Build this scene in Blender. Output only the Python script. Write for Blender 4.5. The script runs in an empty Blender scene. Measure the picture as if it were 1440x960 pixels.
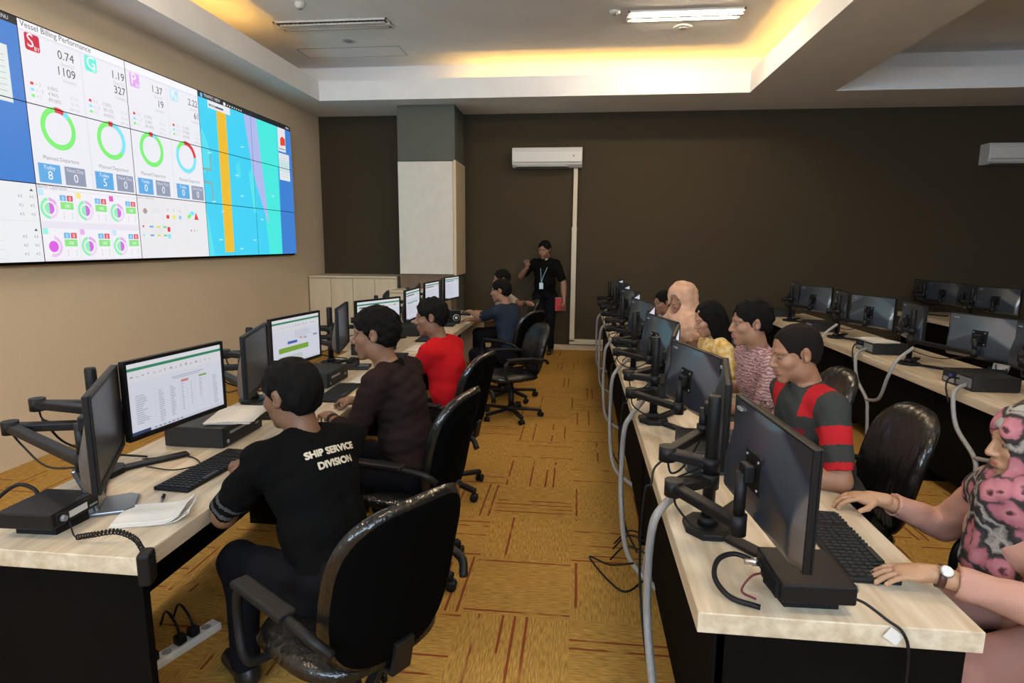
import bpy, bmesh, math, random
import numpy as np
from mathutils import Vector, Matrix
from mathutils.bvhtree import BVHTree
random.seed(7)
rng = np.random.RandomState(5)
R = math.radians
scene = bpy.context.scene
COL = scene.collection

# ------------------------------------------------------------------ camera, world, exposure
cam_d = bpy.data.cameras.new('camera'); cam = bpy.data.objects.new('camera', cam_d); COL.objects.link(cam)
cam_d.sensor_width = 36; cam_d.lens = 836.82 / 1440 * 36; cam_d.clip_start = .05
yaw, pit, rol = 0.1092, 0.1628, 0.0070
fwd = Vector((-math.sin(yaw) * math.cos(pit), math.cos(yaw) * math.cos(pit), -math.sin(pit)))
rt = Vector((math.cos(yaw), math.sin(yaw), 0)); up = rt.cross(fwd)
rt2 = rt * math.cos(rol) + up * math.sin(rol); up2 = up * math.cos(rol) - rt * math.sin(rol)
m = Matrix((rt2, up2, -fwd)).transposed().to_4x4(); m.translation = (0, 0, 1.7)
cam.matrix_world = m
scene.camera = cam
w = bpy.data.worlds.new('world'); scene.world = w; w.use_nodes = True
w.node_tree.nodes['Background'].inputs[0].default_value = (.01, .01, .012, 1)
w.node_tree.nodes['Background'].inputs[1].default_value = .3
scene.view_settings.view_transform = 'Standard'; scene.view_settings.look = 'None'
scene.view_settings.exposure = 0.0; scene.view_settings.gamma = 1
scene.view_settings.use_curve_mapping = False
scene.cycles.use_denoising = True
scene.cycles.max_bounces = 8
scene.cycles.sample_clamp_indirect = 4
# strengths of the room's lamps and screens, and of the added rear fill panes
TUBE_E, COVE_E, SCREEN_E, MON_E, FILL_E = 165, 32.0, .98, .72, 19

# ------------------------------------------------------------------ materials
MATS = {}
def nd(nt, t, **kw):
    n = nt.nodes.new(t)
    for k, v in kw.items():
        if k in n.inputs: n.inputs[k].default_value = v
        else: setattr(n, k, v)
    return n
def mat(name, col, rough=.5, metal=0, bump=0, scale=60, var=0, coat=0, emis=0, spec=.5, stretch=(1, 1, 1), coords='Object'):
    if name in MATS: return MATS[name]
    m = bpy.data.materials.new(name); m.use_nodes = True; nt = m.node_tree
    b = nt.nodes['Principled BSDF']
    b.inputs['Base Color'].default_value = (*col, 1); b.inputs['Roughness'].default_value = rough
    b.inputs['Metallic'].default_value = metal; b.inputs['Specular IOR Level'].default_value = spec
    if coat: b.inputs['Coat Weight'].default_value = coat; b.inputs['Coat Roughness'].default_value = .12
    if emis:
        b.inputs['Emission Color'].default_value = (*col, 1); b.inputs['Emission Strength'].default_value = emis
        b.inputs['Base Color'].default_value = (.02, .02, .02, 1)
    if bump or var:
        tc = nd(nt, 'ShaderNodeTexCoord'); mp = nd(nt, 'ShaderNodeMapping'); mp.inputs['Scale'].default_value = stretch
        nz = nd(nt, 'ShaderNodeTexNoise', Scale=scale, Detail=4.0)
        nt.links.new(tc.outputs[coords], mp.inputs[0]); nt.links.new(mp.outputs[0], nz.inputs['Vector'])
        if bump:
            bp = nd(nt, 'ShaderNodeBump', Strength=bump, Distance=.01)
            nt.links.new(nz.outputs[0], bp.inputs['Height']); nt.links.new(bp.outputs[0], b.inputs['Normal'])
            if coat: nt.links.new(bp.outputs[0], b.inputs['Coat Normal'])
        if var:
            mx = nd(nt, 'ShaderNodeMix', data_type='RGBA')
            mr = nd(nt, 'ShaderNodeMapRange'); mr.inputs[1].default_value = .3; mr.inputs[2].default_value = .7
            nt.links.new(nz.outputs[0], mr.inputs[0]); nt.links.new(mr.outputs[0], mx.inputs[0])
            mx.inputs[6].default_value = (*[c * (1 - var) for c in col], 1); mx.inputs[7].default_value = (*[min(1, c * (1 + var)) for c in col], 1)
            nt.links.new(mx.outputs[2], b.inputs['Base Color'])
    MATS[name] = m
    return m
def ramp_mat(name, node, stops, rough=.8, scale=30, mode='noise', bump=.0, stretch=(1, 1, 1)):
    m = bpy.data.materials.new(name); m.use_nodes = True; nt = m.node_tree; b = nt.nodes['Principled BSDF']
    tc = nd(nt, 'ShaderNodeTexCoord'); mp = nd(nt, 'ShaderNodeMapping'); mp.inputs['Scale'].default_value = stretch
    t = nd(nt, node); t.inputs['Scale'].default_value = scale
    nt.links.new(tc.outputs['Object'], mp.inputs[0]); nt.links.new(mp.outputs[0], t.inputs['Vector'])
    r = nd(nt, 'ShaderNodeValToRGB'); r.color_ramp.interpolation = 'LINEAR'
    els = r.color_ramp.elements
    while len(els) < len(stops): els.new(.5)
    for e, (p, c) in zip(els, stops): e.position = p; e.color = (*c, 1)
    nt.links.new(t.outputs[0], r.inputs[0]); nt.links.new(r.outputs[0], b.inputs['Base Color'])
    b.inputs['Roughness'].default_value = rough; b.inputs['Specular IOR Level'].default_value = .2
    MATS[name] = m
    return m
plaster = mat('plaster', (.86, .87, .88), .9, var=.03, scale=3, spec=.2)
wall_cream = mat('wall_cream', (.68, .57, .42), .85, bump=.25, scale=160, var=.05, spec=.2)
wall_brown = mat('wall_brown', (.056, .044, .028), .95, bump=.3, scale=120, var=.22, spec=.15, stretch=(1, 1, 3))
wall_grey = mat('column_grey', (.11, .12, .105), .9, bump=.2, scale=120, var=.1, spec=.2)
lam_white = mat('laminate_white', (.62, .60, .54), .5, var=.04, scale=8)
lam_cream = mat('laminate_cream', (.60, .50, .35), .55, var=.06, scale=10, stretch=(1, 1, .2))
lam_dark = mat('laminate_dark', (.005, .004, .0035), .8, var=.15, scale=14, spec=.05)
black = mat('black_plastic', (.006, .006, .007), .5, bump=.05, scale=300, spec=.28)
black_matte = mat('black_matte', (.008, .008, .008), .8, spec=.2)
gloss_black = mat('gloss_black', (.012, .022, .040), .36, coat=1.0, spec=.8)
_b = gloss_black.node_tree.nodes['Principled BSDF']; _b.inputs['Coat Roughness'].default_value = .30; _b.inputs['Coat IOR'].default_value = 2.1; _b.inputs['IOR'].default_value = 1.5
grey_pl = mat('grey_plastic', (.25, .26, .27), .5)
white_pl = mat('white_plastic', (.66, .66, .64), .45)
beige_pl = mat('beige_plastic', (.60, .54, .42), .5)
conduit = mat('conduit_grey', (.30, .29, .28), .45, bump=.6, scale=90, stretch=(1, 1, .3))
steel = mat('steel', (.6, .6, .6), .3, metal=1)
paper = mat('paper', (.72, .69, .64), .85, var=.03, scale=20)
pc_grey = mat('computer_case', (.012, .013, .014), .55, bump=.1, scale=200)
key_m = mat('keycap', (.02, .02, .021), .5)
wrap = mat('wrapped_leather', (.004, .004, .004), .45, bump=.9, scale=24, coat=.85, spec=.2, stretch=(1, 1, .5))
wrap.node_tree.nodes['Principled BSDF'].inputs['Coat Roughness'].default_value = .07
shell_m = mat('chair_shell', (.002, .002, .002), .9, spec=.03)
blue_pl = mat('blue_plug', (.03, .05, .25), .4)
red_pl = mat('red_folder', (.35, .015, .02), .5)
lamp_w = mat('lamp_tube', (1.0, .80, .56), emis=TUBE_E)
led = mat('green_led', (.1, 1, .2), emis=2)

def wood_mat():
    m = bpy.data.materials.new('desk_wood'); m.use_nodes = True; nt = m.node_tree; b = nt.nodes['Principled BSDF']
    tc = nd(nt, 'ShaderNodeTexCoord'); mp = nd(nt, 'ShaderNodeMapping'); mp.inputs['Scale'].default_value = (9, .9, 9)
    nz = nd(nt, 'ShaderNodeTexNoise', Scale=3.2, Detail=6.0, Distortion=.25)
    nt.links.new(tc.outputs['Object'], mp.inputs[0]); nt.links.new(mp.outputs[0], nz.inputs['Vector'])
    r = nd(nt, 'ShaderNodeValToRGB'); e = r.color_ramp.elements
    e[0].position = .33; e[0].color = (.49, .385, .255, 1); e[1].position = .66; e[1].color = (.70, .60, .45, 1)
    nt.links.new(nz.outputs[0], r.inputs[0]); nt.links.new(r.outputs[0], b.inputs['Base Color'])
    b.inputs['Roughness'].default_value = .42
    return m
desk_wood = wood_mat()

def carpet_mat():
    m = bpy.data.materials.new('carpet_tiles'); m.use_nodes = True; nt = m.node_tree; b = nt.nodes['Principled BSDF']; L = nt.links.new
    def M(op, a, bb=None):
        n = nd(nt, 'ShaderNodeMath', operation=op)
        for i, v in enumerate((a, bb)):
            if v is None: continue
            if isinstance(v, (int, float)): n.inputs[i].default_value = v
            else: L(v, n.inputs[i])
        return n.outputs[0]
    g = nd(nt, 'ShaderNodeNewGeometry'); s = nd(nt, 'ShaderNodeSeparateXYZ'); L(g.outputs['Position'], s.inputs[0])
    x = M('MULTIPLY', s.outputs[0], 2.0); y = M('MULTIPLY', s.outputs[1], 2.0)
    ix = M('FLOOR', x); iy = M('FLOOR', y); fx = M('FRACT', x); fy = M('FRACT', y)
    chk = M('FLOORED_MODULO', M('ADD', ix, iy), 2.0)
    def mixf(f, a, c):
        n = nd(nt, 'ShaderNodeMix', data_type='FLOAT'); L(f, n.inputs[0]); L(a, n.inputs[2]); L(c, n.inputs[3]); return n.outputs[0]
    u = mixf(chk, fx, fy); v = mixf(chk, fy, fx)      # v runs across the pile lines
    vi = M('FLOOR', M('MULTIPLY', v, 9.0))
    c = nd(nt, 'ShaderNodeCombineXYZ'); L(ix, c.inputs[0]); L(iy, c.inputs[1]); L(vi, c.inputs[2])
    wn = nd(nt, 'ShaderNodeTexWhiteNoise', noise_dimensions='3D'); L(c.outputs[0], wn.inputs['Vector'])
    streak = M('GREATER_THAN', wn.outputs[0], .70)
    dv = M('ABSOLUTE', M('SUBTRACT', M('FRACT', M('MULTIPLY', v, 9.0)), .5))
    streak = M('MULTIPLY', streak, M('LESS_THAN', dv, .11))
    c2 = nd(nt, 'ShaderNodeCombineXYZ'); L(M('MULTIPLY', u, 2.6), c2.inputs[0]); L(M('MULTIPLY', vi, 7.3), c2.inputs[1]); L(M('ADD', M('MULTIPLY', ix, 3.1), M('MULTIPLY', iy, 5.7)), c2.inputs[2])
    n1 = nd(nt, 'ShaderNodeTexNoise', Scale=1.0, Detail=1.0); L(c2.outputs[0], n1.inputs['Vector'])
    mr = nd(nt, 'ShaderNodeMapRange'); L(n1.outputs[0], mr.inputs[0]); mr.inputs[1].default_value = .36; mr.inputs[2].default_value = .46
    streak = M('MULTIPLY', streak, mr.outputs[0])
    c3 = nd(nt, 'ShaderNodeCombineXYZ'); L(M('MULTIPLY', u, 9.0), c3.inputs[0]); L(M('MULTIPLY', v, 90.0), c3.inputs[1]); L(M('ADD', ix, M('MULTIPLY', iy, 13.0)), c3.inputs[2])
    n2 = nd(nt, 'ShaderNodeTexNoise', Scale=1.0, Detail=3.0); L(c3.outputs[0], n2.inputs['Vector'])
    r = nd(nt, 'ShaderNodeValToRGB'); e = r.color_ramp.elements
    e[0].position = .34; e[0].color = (.235, .125, .025, 1); e[1].position = .66; e[1].color = (.46, .27, .065, 1)
    L(n2.outputs[0], r.inputs[0])
    mx = nd(nt, 'ShaderNodeMix', data_type='RGBA'); L(streak, mx.inputs[0]); L(r.outputs[0], mx.inputs[6]); mx.inputs[7].default_value = (.19, .045, .014, 1)
    L(mx.outputs[2], b.inputs['Base Color']); b.inputs['Roughness'].default_value = .9; b.inputs['Specular IOR Level'].default_value = .15
    bp = nd(nt, 'ShaderNodeBump', Strength=.35, Distance=.004); L(n2.outputs[0], bp.inputs['Height']); L(bp.outputs[0], b.inputs['Normal'])
    return m
carpet = carpet_mat()
EM = {}
def em(col, k=None, st=None):
    key = (tuple(round(c, 3) for c in col), st or SCREEN_E)
    if key not in EM:
        EM[key] = mat('screen_colour_%d' % len(EM), col, rough=.35, emis=(st or SCREEN_E))
    return EM[key]

# ------------------------------------------------------------------ mesh helpers
def new(): return bmesh.new()
def _setm(geom, mi):
    for f in geom:
        if isinstance(f, bmesh.types.BMFace): f.material_index = mi
def bx(bm, a, b, bev=0, mi=0, M=None, seg=2):
    a = Vector(a); b = Vector(b); c = (a + b) / 2; s = b - a
    n0 = set(bm.faces)
    r = bmesh.ops.create_cube(bm, size=1, matrix=Matrix.Translation(c) @ Matrix.Diagonal((*s, 1)))
    if bev:
        es = list({e for v in r['verts'] for e in v.link_edges})
        bmesh.ops.bevel(bm, geom=es, offset=bev, segments=seg, profile=.5, affect='EDGES', clamp_overlap=True)
    nf = [f for f in bm.faces if f not in n0]
    for f in nf: f.material_index = mi; f.smooth = False
    if M is not None:
        bmesh.ops.transform(bm, matrix=M, verts=list({v for f in nf for v in f.verts}))
def smooth_path(P, n=6):
    P = [Vector(p) for p in P]
    if len(P) < 3: return P
    out = []
    Q = [P[0] * 2 - P[1]] + P + [P[-1] * 2 - P[-2]]
    for i in range(1, len(Q) - 2):
        for k in range(n):
            t = k / n; a, b, c, d = Q[i - 1], Q[i], Q[i + 1], Q[i + 2]
            out.append(.5 * ((2 * b) + (c - a) * t + (2 * a - 5 * b + 4 * c - d) * t * t + (3 * b - a - 3 * c + d) * t ** 3))
    out.append(P[-1]); return out
def tube(bm, P, r, seg=8, mi=0, sm=True, n=6, cap=True):
    P = smooth_path(P, n) if sm else [Vector(p) for p in P]
    rings = []; up_ = Vector((0, 0, 1)); prev = None
    for i, p in enumerate(P):
        t = (P[min(i + 1, len(P) - 1)] - P[max(i - 1, 0)])
        if t.length < 1e-9: t = Vector((0, 0, 1))
        t.normalize()
        if prev is None:
            a = t.cross(up_ if abs(t.z) < .9 else Vector((1, 0, 0))).normalized()
        else:
            a = (prev - t * prev.dot(t))
            a = a.normalized() if a.length > 1e-6 else t.orthogonal().normalized()
        prev = a; b = t.cross(a)
        rr = r(i / (len(P) - 1)) if callable(r) else r
        rings.append([bm.verts.new(p + a * math.cos(2 * math.pi * k / seg) * rr + b * math.sin(2 * math.pi * k / seg) * rr) for k in range(seg)])
    for A, B in zip(rings, rings[1:]):
        for k in range(seg):
            f = bm.faces.new((A[k], A[(k + 1) % seg], B[(k + 1) % seg], B[k])); f.material_index = mi; f.smooth = True
    if cap:
        f = bm.faces.new(rings[0][::-1]); f.material_index = mi
        f = bm.faces.new(rings[-1]); f.material_index = mi
def lathe(bm, prof, seg=20, mi=0, M=None, smooth=True):
    rings = []
    for r, z in prof:
        r = max(r, 1e-4)
        ring = []
        for k in range(seg):
            v = Vector((r * math.cos(2 * math.pi * k / seg), r * math.sin(2 * math.pi * k / seg), z))
            ring.append(bm.verts.new(M @ v if M is not None else v))
        rings.append(ring)
    for A, B in zip(rings, rings[1:]):
        for k in range(seg):
            f = bm.faces.new((A[k], A[(k + 1) % seg], B[(k + 1) % seg], B[k])); f.material_index = mi; f.smooth = smooth
    bm.faces.new(rings[0][::-1]).material_index = mi; bm.faces.new(rings[-1]).material_index = mi
def prism(bm, poly, z0, z1, mi=0, M=None, bev=0):
    n0 = set(bm.faces)
    T = (lambda v: M @ v) if M is not None else (lambda v: v)
    A = [bm.verts.new(T(Vector((x, y, z0)))) for x, y in poly]; B = [bm.verts.new(T(Vector((x, y, z1)))) for x, y in poly]
    n = len(poly)
    fs = [bm.faces.new(A[::-1]), bm.faces.new(B)] + [bm.faces.new((A[i], A[(i + 1) % n], B[(i + 1) % n], B[i])) for i in range(n)]
    bmesh.ops.recalc_face_normals(bm, faces=fs)
    if bev:
        es = [e for e in fs[1].edges] + [e for e in fs[0].edges]
        bmesh.ops.bevel(bm, geom=es, offset=bev, segments=2, profile=.5, affect='EDGES', clamp_overlap=True)
    for f in bm.faces:
        if f not in n0: f.material_index = mi
def ball(bm, c, r, mi=0, seg=12, sc=(1, 1, 1)):
    n0 = set(bm.faces)
    bmesh.ops.create_uvsphere(bm, u_segments=seg, v_segments=max(6, seg // 2 + 2), radius=r, matrix=Matrix.Translation(c) @ Matrix.Diagonal((*sc, 1)))
    for f in bm.faces:
        if f not in n0: f.material_index = mi; f.smooth = True
def link(name, me, parent=None):
    o = bpy.data.objects.new(name, me); COL.objects.link(o)
    if parent is not None: o.parent = parent
    return o
def obj(name, bm, mats, parent=None, weld=False):
    bmesh.ops.recalc_face_normals(bm, faces=bm.faces[:]) if weld else None
    me = bpy.data.meshes.new(name); bm.to_mesh(me); bm.free()
    for mm in (mats if isinstance(mats, (list, tuple)) else [mats]): me.materials.append(mm)
    return link(name, me, parent)
def tag(o, label, cat, group=None, kind=None):
    o['label'] = label; o['category'] = cat
    if group: o['group'] = group
    if kind: o['kind'] = kind
    return o
def thing(name, label, cat, loc=(0, 0, 0), rz=0, group=None):
    o = bpy.data.objects.new(name, None); COL.objects.link(o); o.empty_display_size = .05
    o.location = loc; o.rotation_euler = (0, 0, rz)
    return tag(o, label, cat, group)
def struct(name, bm, mats, weld=True):
    o = obj(name, bm, mats, weld=weld); o['kind'] = 'structure'; return o
KIDS = {}
def dup(root, loc, rz, label, group=None):
    def cp(o, par):
        c = o.copy(); COL.objects.link(c)
        if par is not None: c.parent = par; c.matrix_parent_inverse = o.matrix_parent_inverse.copy()
        for ch in list(o.children): cp(ch, c)
        return c
    r = cp(root, None); r.location = loc; r.rotation_euler = (0, 0, rz); r['label'] = label
    if group: r['group'] = group
    return r
TXT = {}
def text_tris(s, font=None):
    """triangles (2-D) of a line of text of unit size, and its width"""
    if s in TXT: return TXT[s]
    cu = bpy.data.curves.new('t', 'FONT'); cu.body = s; cu.resolution_u = 3
    o = bpy.data.objects.new('t', cu); COL.objects.link(o)
    me = bpy.data.meshes.new_from_object(o)
    me.calc_loop_triangles()
    V = [(v.co.x, v.co.y) for v in me.vertices]
    T = [[V[i] for i in t.vertices] for t in me.loop_triangles]
    wd = max([v[0] for v in V], default=0)
    bpy.data.objects.remove(o); bpy.data.curves.remove(cu); bpy.data.meshes.remove(me)
    TXT[s] = (T, wd); return TXT[s]

# ------------------------------------------------------------------ room shell
XL, YB, XR, YR, ZS, ZC = -4.21, 9.61, 9.0, -3.2, 3.687, 4.22
bm = new(); bx(bm, (XL - .2, YR - .2, -.15), (XR + .2, YB + .2, 0)); struct('floor', bm, carpet)
bm = new(); bx(bm, (XL - .15, YR - .15, 0), (XL, YB, ZC + .3)); struct('wall_left', bm, wall_cream)
bm = new(); bx(bm, (XL - .15, YB, 0), (XR + .15, YB + .15, ZC + .3)); struct('wall_back', bm, wall_brown)
bm = new(); bx(bm, (XR, YR - .15, 0), (XR + .15, YB, ZC + .3)); struct('wall_right', bm, wall_brown)
bm = new(); bx(bm, (XL, YR - .15, 0), (XR, YR, ZC + .3)); struct('wall_rear', bm, wall_cream)
bm = new(); bx(bm, (XL - .15, YR - .15, ZC), (XR + .15, YB + .15, ZC + .12)); struct('ceiling', bm, plaster)
# dropped soffit around two recessed trays, with the lips of the light coves
T1 = (-3.72, -1.2, 2.19, 8.56); T2 = (3.26, -1.2, 8.2, 8.58)
bm = new()
def soff(x0, y0, x1, y1): bx(bm, (x0, y0, ZS), (x1, y1, ZS + .05))
soff(XL, YR, XR, T1[1]); soff(XL, T1[3], XR, YB); soff(XL, T1[1], T1[0], T1[3]); soff(T1[2], T1[1], T2[0], T1[3]); soff(T2[2], T1[1], XR, T1[3])
struct('ceiling_soffit', bm, plaster)
for n, T in (('ceiling_tray_lip', T1), ('ceiling_tray_lip_far', T2)):
    bm = new(); t = .035; z0, z1 = ZS + .05, 3.955
    bx(bm, (T[0] - t, T[1] - t, z0), (T[0], T[3] + t, z1)); bx(bm, (T[2], T[1] - t, z0), (T[2] + t, T[3] + t, z1))
    bx(bm, (T[0], T[3], z0), (T[2], T[3] + t, z1)); bx(bm, (T[0], T[1] - t, z0), (T[2], T[1], z1))
    struct(n, bm, plaster)
# upstands closing the coves behind the lips
bm = new(); q = .30
bx(bm, (T1[2] + q, YR, ZS + .05), (T1[2] + q + .03, YB, ZC)); bx(bm, (T2[0] - q - .03, YR, ZS + .05), (T2[0] - q, YB, ZC))
bx(bm, (XL, T1[3] + q + .04, ZS + .05), (XR, T1[3] + q + .07, ZC))
struct('ceiling_cove_back', bm, plaster)
cove_m = mat('cove_strip', (1.0, .53, .11), emis=COVE_E)
def strip(a, b, label):
    bm = new(); tube(bm, [a, b], .012, 6, sm=False); tag(obj('cove_light_strip', bm, cove_m), label, 'light strip', 'amber light strips hidden in the ceiling cove')
strip((T1[2] + .14, -1, 3.83), (T1[2] + .14, 8.6, 3.83), 'amber light strip in the cove beside the bright white beam')
strip((-1.7, 8.72, 3.83), (T1[2] - .05, 8.72, 3.83), 'amber light strip in the cove nearest the brown back wall')
strip((T1[0] - .14, -1, 3.83), (T1[0] - .14, 7.0, 3.83), 'amber light strip in the cove above the video wall')
# baseboard and column
bm = new(); bx(bm, (-1.79, YB - .03, 0), (XR, YB, .085), .004); struct('baseboard_back', bm, lam_cream)
bm = new(); bx(bm, (-2.70, 8.91, 2.9), (-1.84, YB, ZS)); bx(bm, (-2.68, 8.93, 0), (-1.86, YB, 2.9)); struct('wall_column', bm, wall_grey)
# clad box around the column
t = thing('column_cladding_box', 'tall white panelled box cladding the grey column beside the back wall', 'cladding', (-2.27, 8.85, 1.24))
bm = new(); bx(bm, (-.41, -.02, 0), (.41, .0, 1.64), .003); obj('front_panel', bm, lam_white, t)
bm = new(); bx(bm, (.42, .0, -.02), (.455, .72, 1.66), .003); bx(bm, (.41, -.0, 0), (.42, .05, 1.64)); obj('side_panel', bm, lam_cream, t)
bm = new(); bx(bm, (-2.69, 8.86, 0), (-1.83, 8.925, 1.24)); o = obj('column_base_panel', bm, mat('panel_brown', (.14, .095, .06), .7, var=.1, scale=8)); tag(o, 'brown lower panel of the column beneath the white box', 'panel')
# low cabinets
def cabinet(name, label, x0, x1, y0, y1, z1, doors):
    t = thing(name, label, 'cabinet', ((x0 + x1) / 2, y1, 0)); wd = (x1 - x0) / 2; d = y1 - y0
    bm = new(); bx(bm, (-wd, -d + .02, .0), (wd, 0, z1 - .03)); bx(bm, (-wd, -d + .04, 0), (wd, -d + .05, .08), mi=1); obj('body', bm, [lam_cream, lam_cream], t)
    bm = new(); bx(bm, (-wd, -d - .01, z1 - .03), (wd, 0, z1), .003); obj('cabinet_top', bm, lam_cream, t)
    for i in range(doors):
        a = -wd + 2 * wd * i / doors + .004; b = -wd + 2 * wd * (i + 1) / doors - .004
        bm = new(); bx(bm, (a, -d, .10), (b, -d + .018, z1 - .045), .002); dr = obj('door', bm, lam_cream, t)
        bm = new(); bx(bm, (b - .03, -d - .012, z1 * .55), (b - .018, -d, z1 * .55 + .1), .002); obj('handle', bm, lam_cream, dr)
    return t
cabinet('low_cabinet', 'low cream cabinet with four doors in the corner under the dark wall', -4.19, -2.77, 8.95, YB - .01, 1.19, 4)
cabinet('low_cabinet', 'low white cupboard in front of the column under the white box', -2.72, -1.9, 8.40, 8.84, 1.02, 2)

# ------------------------------------------------------------------ ceiling fittings
def troffer(x, y, lit, label, ln=1.25, vis=True):
    t = thing('ceiling_troffer', label, 'ceiling light', (x, y, ZC))
    bm = new(); h = ln / 2
    bx(bm, (-h, -.15, -.018), (h, -.135, 0)); bx(bm, (-h, .135, -.018), (h, .15, 0)); bx(bm, (-h, -.15, -.018), (-h + .02, .15, 0)); bx(bm, (h - .02, -.15, -.018), (h, .15, 0))
    bx(bm, (-h, -.030, -.030), (h, .030, 0)); obj('frame', bm, white_pl, t)
    bm = new(); bx(bm, (-h + .02, -.135, -.003), (h - .02, .135, -.001)); obj('reflector', bm, mat('reflector', (.35, .33, .28), .35, metal=.6) if not lit else mat('reflector_lit', (.10, .09, .07), .5), t)
    bm = new()
    for s in (-1, 1):
        for k in range(26 if not lit else 0):
            xx = -h + .04 + (ln - .08) * k / 25
            bx(bm, (xx, s * .075 - .055, -.018), (xx + .006, s * .075 + .055, -.004))
        if not lit: bx(bm, (-h + .02, s * .075 - .004, -.018), (h - .02, s * .075 + .004, -.006))
    if not lit: obj('louvre', bm, mat('louvre_metal', (.12, .11, .10), .4, metal=.5), t)
    else: bm.free()
    for s in (-1, 1):
        bm = new(); tube(bm, [(-h + .05, s * .07, -.020), (h - .05, s * .07, -.020)], .014, 8, sm=False)
        obj('tube', bm, lamp_w if lit else white_pl, t)
    return t
troffer(1.10, 7.25, True, 'lit twin-tube ceiling light near the amber cove')
troffer(-2.91, 7.2, False, 'unlit louvred ceiling light near the dark cove corner', 1.36)
# the fittings of the room behind and beside the viewpoint
for x, y, lb in ((1.1, 3.9, 'above the aisle desk row'), (1.1, .5, 'above the near end of the aisle desk row'), (-2.9, 3.9, 'above the back of the left desk row'), (-2.9, .5, 'above the near end of the left desk row'), (5.4, 1.5, 'in the second ceiling tray')):
    troffer(x, y, True, 'lit twin-tube ceiling light ' + lb)
# invented glowing panes, unseen behind the viewpoint, added to brighten the ceiling
for k, x in enumerate((-2.7, -.2, 2.3)):
    bm = new(); bx(bm, (x - 1.1, YR, 2.5), (x + 1.1, YR + .01, 3.55)); bm2 = new()
    struct('rear_fill_pane_%d' % (k + 1), bm, mat('fill_light_pane', (.62, .80, 1.0), emis=FILL_E))
    for a, b in (((x - 1.15, 2.45), (x + 1.15, 2.5)), ((x - 1.15, 3.55), (x + 1.15, 3.6)), ((x - 1.15, 2.5), (x - 1.1, 3.55)), ((x + 1.1, 2.5), (x + 1.15, 3.55)), ((x - .02, 2.5), (x + .02, 3.55))): bx(bm2, (a[0], YR, a[1]), (b[0], YR + .04, b[1]))
    struct('fill_pane_trim_%d' % (k + 1), bm2, white_pl)  # frame bars around the added light pane
def disc(name, label, cat, x, y, r, h, mm=white_pl):
    bm = new(); M = Matrix.Translation((x, y, ZC - h))
    lathe(bm, [(r * .55, 0), (r * .8, h * .15), (r, h * .55), (r, h)], 20, M=M)
    lathe(bm, [(r * .3, -.012), (r * .5, -.004), (r * .5, .004)], 14, mi=1, M=M)
    tag(obj(name, bm, [mm, grey_pl]), label, cat)
disc('smoke_detector', 'small white smoke detector on the ceiling near the video wall', 'smoke detector', -3.02, 6.55, .055, .06)
disc('ceiling_speaker', 'round flush ceiling speaker near the unlit louvred light', 'speaker', -2.95, 7.75, .11, .012)
disc('ceiling_speaker', 'round flush ceiling speaker behind the lit twin-tube light', 'speaker', 1.15, 7.66, .11, .012)
disc('ceiling_sensor', 'small white sensor at the left end of the lit ceiling light', 'sensor', .33, 7.1, .06, .03)
bm = new()
hx0, hx1, hy0, hy1 = -3.78, -2.38, 8.02, 8.42
for a, b in (((hx0, hy0), (hx0 + .01, hy1)), ((hx1 - .01, hy0), (hx1, hy1)), ((hx0, hy1 - .01), (hx1, hy1)), ((hx0, hy0), (hx1, hy0 + .01))):
    bx(bm, (*a, ZC - .004), (*b, ZC + .001), mi=1)
bx(bm, (hx0 + .01, hy0 + .01, ZC - .003), (hx1 - .01, hy1 - .01, ZC + .001)); tag(obj('ceiling_access_hatch', bm, [plaster, grey_pl]), 'flush rectangular access hatch in the ceiling near the back cove', 'hatch')

# ------------------------------------------------------------------ air conditioners
def aircon(x0, x1, z0, z1, label):
    W = x1 - x0; H = z1 - z0
    t = thing('air_conditioner', label, 'air conditioner', ((x0 + x1) / 2, YB, z0), 0, 'white split air conditioners on the back wall')
    bm = new(); prof = [(0, 0), (-.12, 0), (-.19, .04), (-.215, .10), (-.215, H - .04), (-.19, H), (0, H)]
    n = len(prof); rows = []
    for xx in (-W / 2, W / 2): rows.append([bm.verts.new((xx, p[0], p[1])) for p in prof])
    for i in range(n): bm.faces.new((rows[0][i], rows[0][(i + 1) % n], rows[1][(i + 1) % n], rows[1][i]))
    bm.faces.new(rows[0]); bm.faces.new(rows[1][::-1]); bmesh.ops.recalc_face_normals(bm, faces=bm.faces[:])
    bmesh.ops.bevel(bm, geom=bm.edges[:], offset=.006, segments=2, affect='EDGES', profile=.5)
    obj('casing', bm, white_pl, t)
    bm = new(); bx(bm, (-W / 2 + .02, -.222, .075), (W / 2 - .02, -.214, H - .045), .004); obj('front_panel', bm, white_pl, t)
    bm = new(); bx(bm, (-W / 2 + .03, -.216, .068), (W / 2 - .03, -.213, .074)); bx(bm, (-W / 2 + .03, -.22, H - .06), (W / 2 - .03, -.2225, H - .056)); obj('seam', bm, grey_pl, t)
    bm = new(); bx(bm, (-W / 2 + .06, -.205, .012), (W / 2 - .22, -.135, .02), .003, M=Matrix.Identity(4)); bx(bm, (-W / 2 + .05, -.18, -.002), (W / 2 - .2, -.12, .001), mi=1); obj('air_flap', bm, [white_pl, black_matte], t)
    bm = new(); lathe(bm, [(.014, 0), (.014, .004)], 14, M=Matrix.Translation((W / 2 - .13, -.223, .16)) @ Matrix.Rotation(R(90), 4, 'X')); obj('badge', bm, grey_pl, t)
aircon(-1.05, .02, 2.86, 3.15, 'white split air conditioner with a pipe cover running down from it')
aircon(5.72, 6.8, 2.86, 3.15, 'white split air conditioner at the far right of the brown wall')
bm = new(); hw = .032
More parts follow.
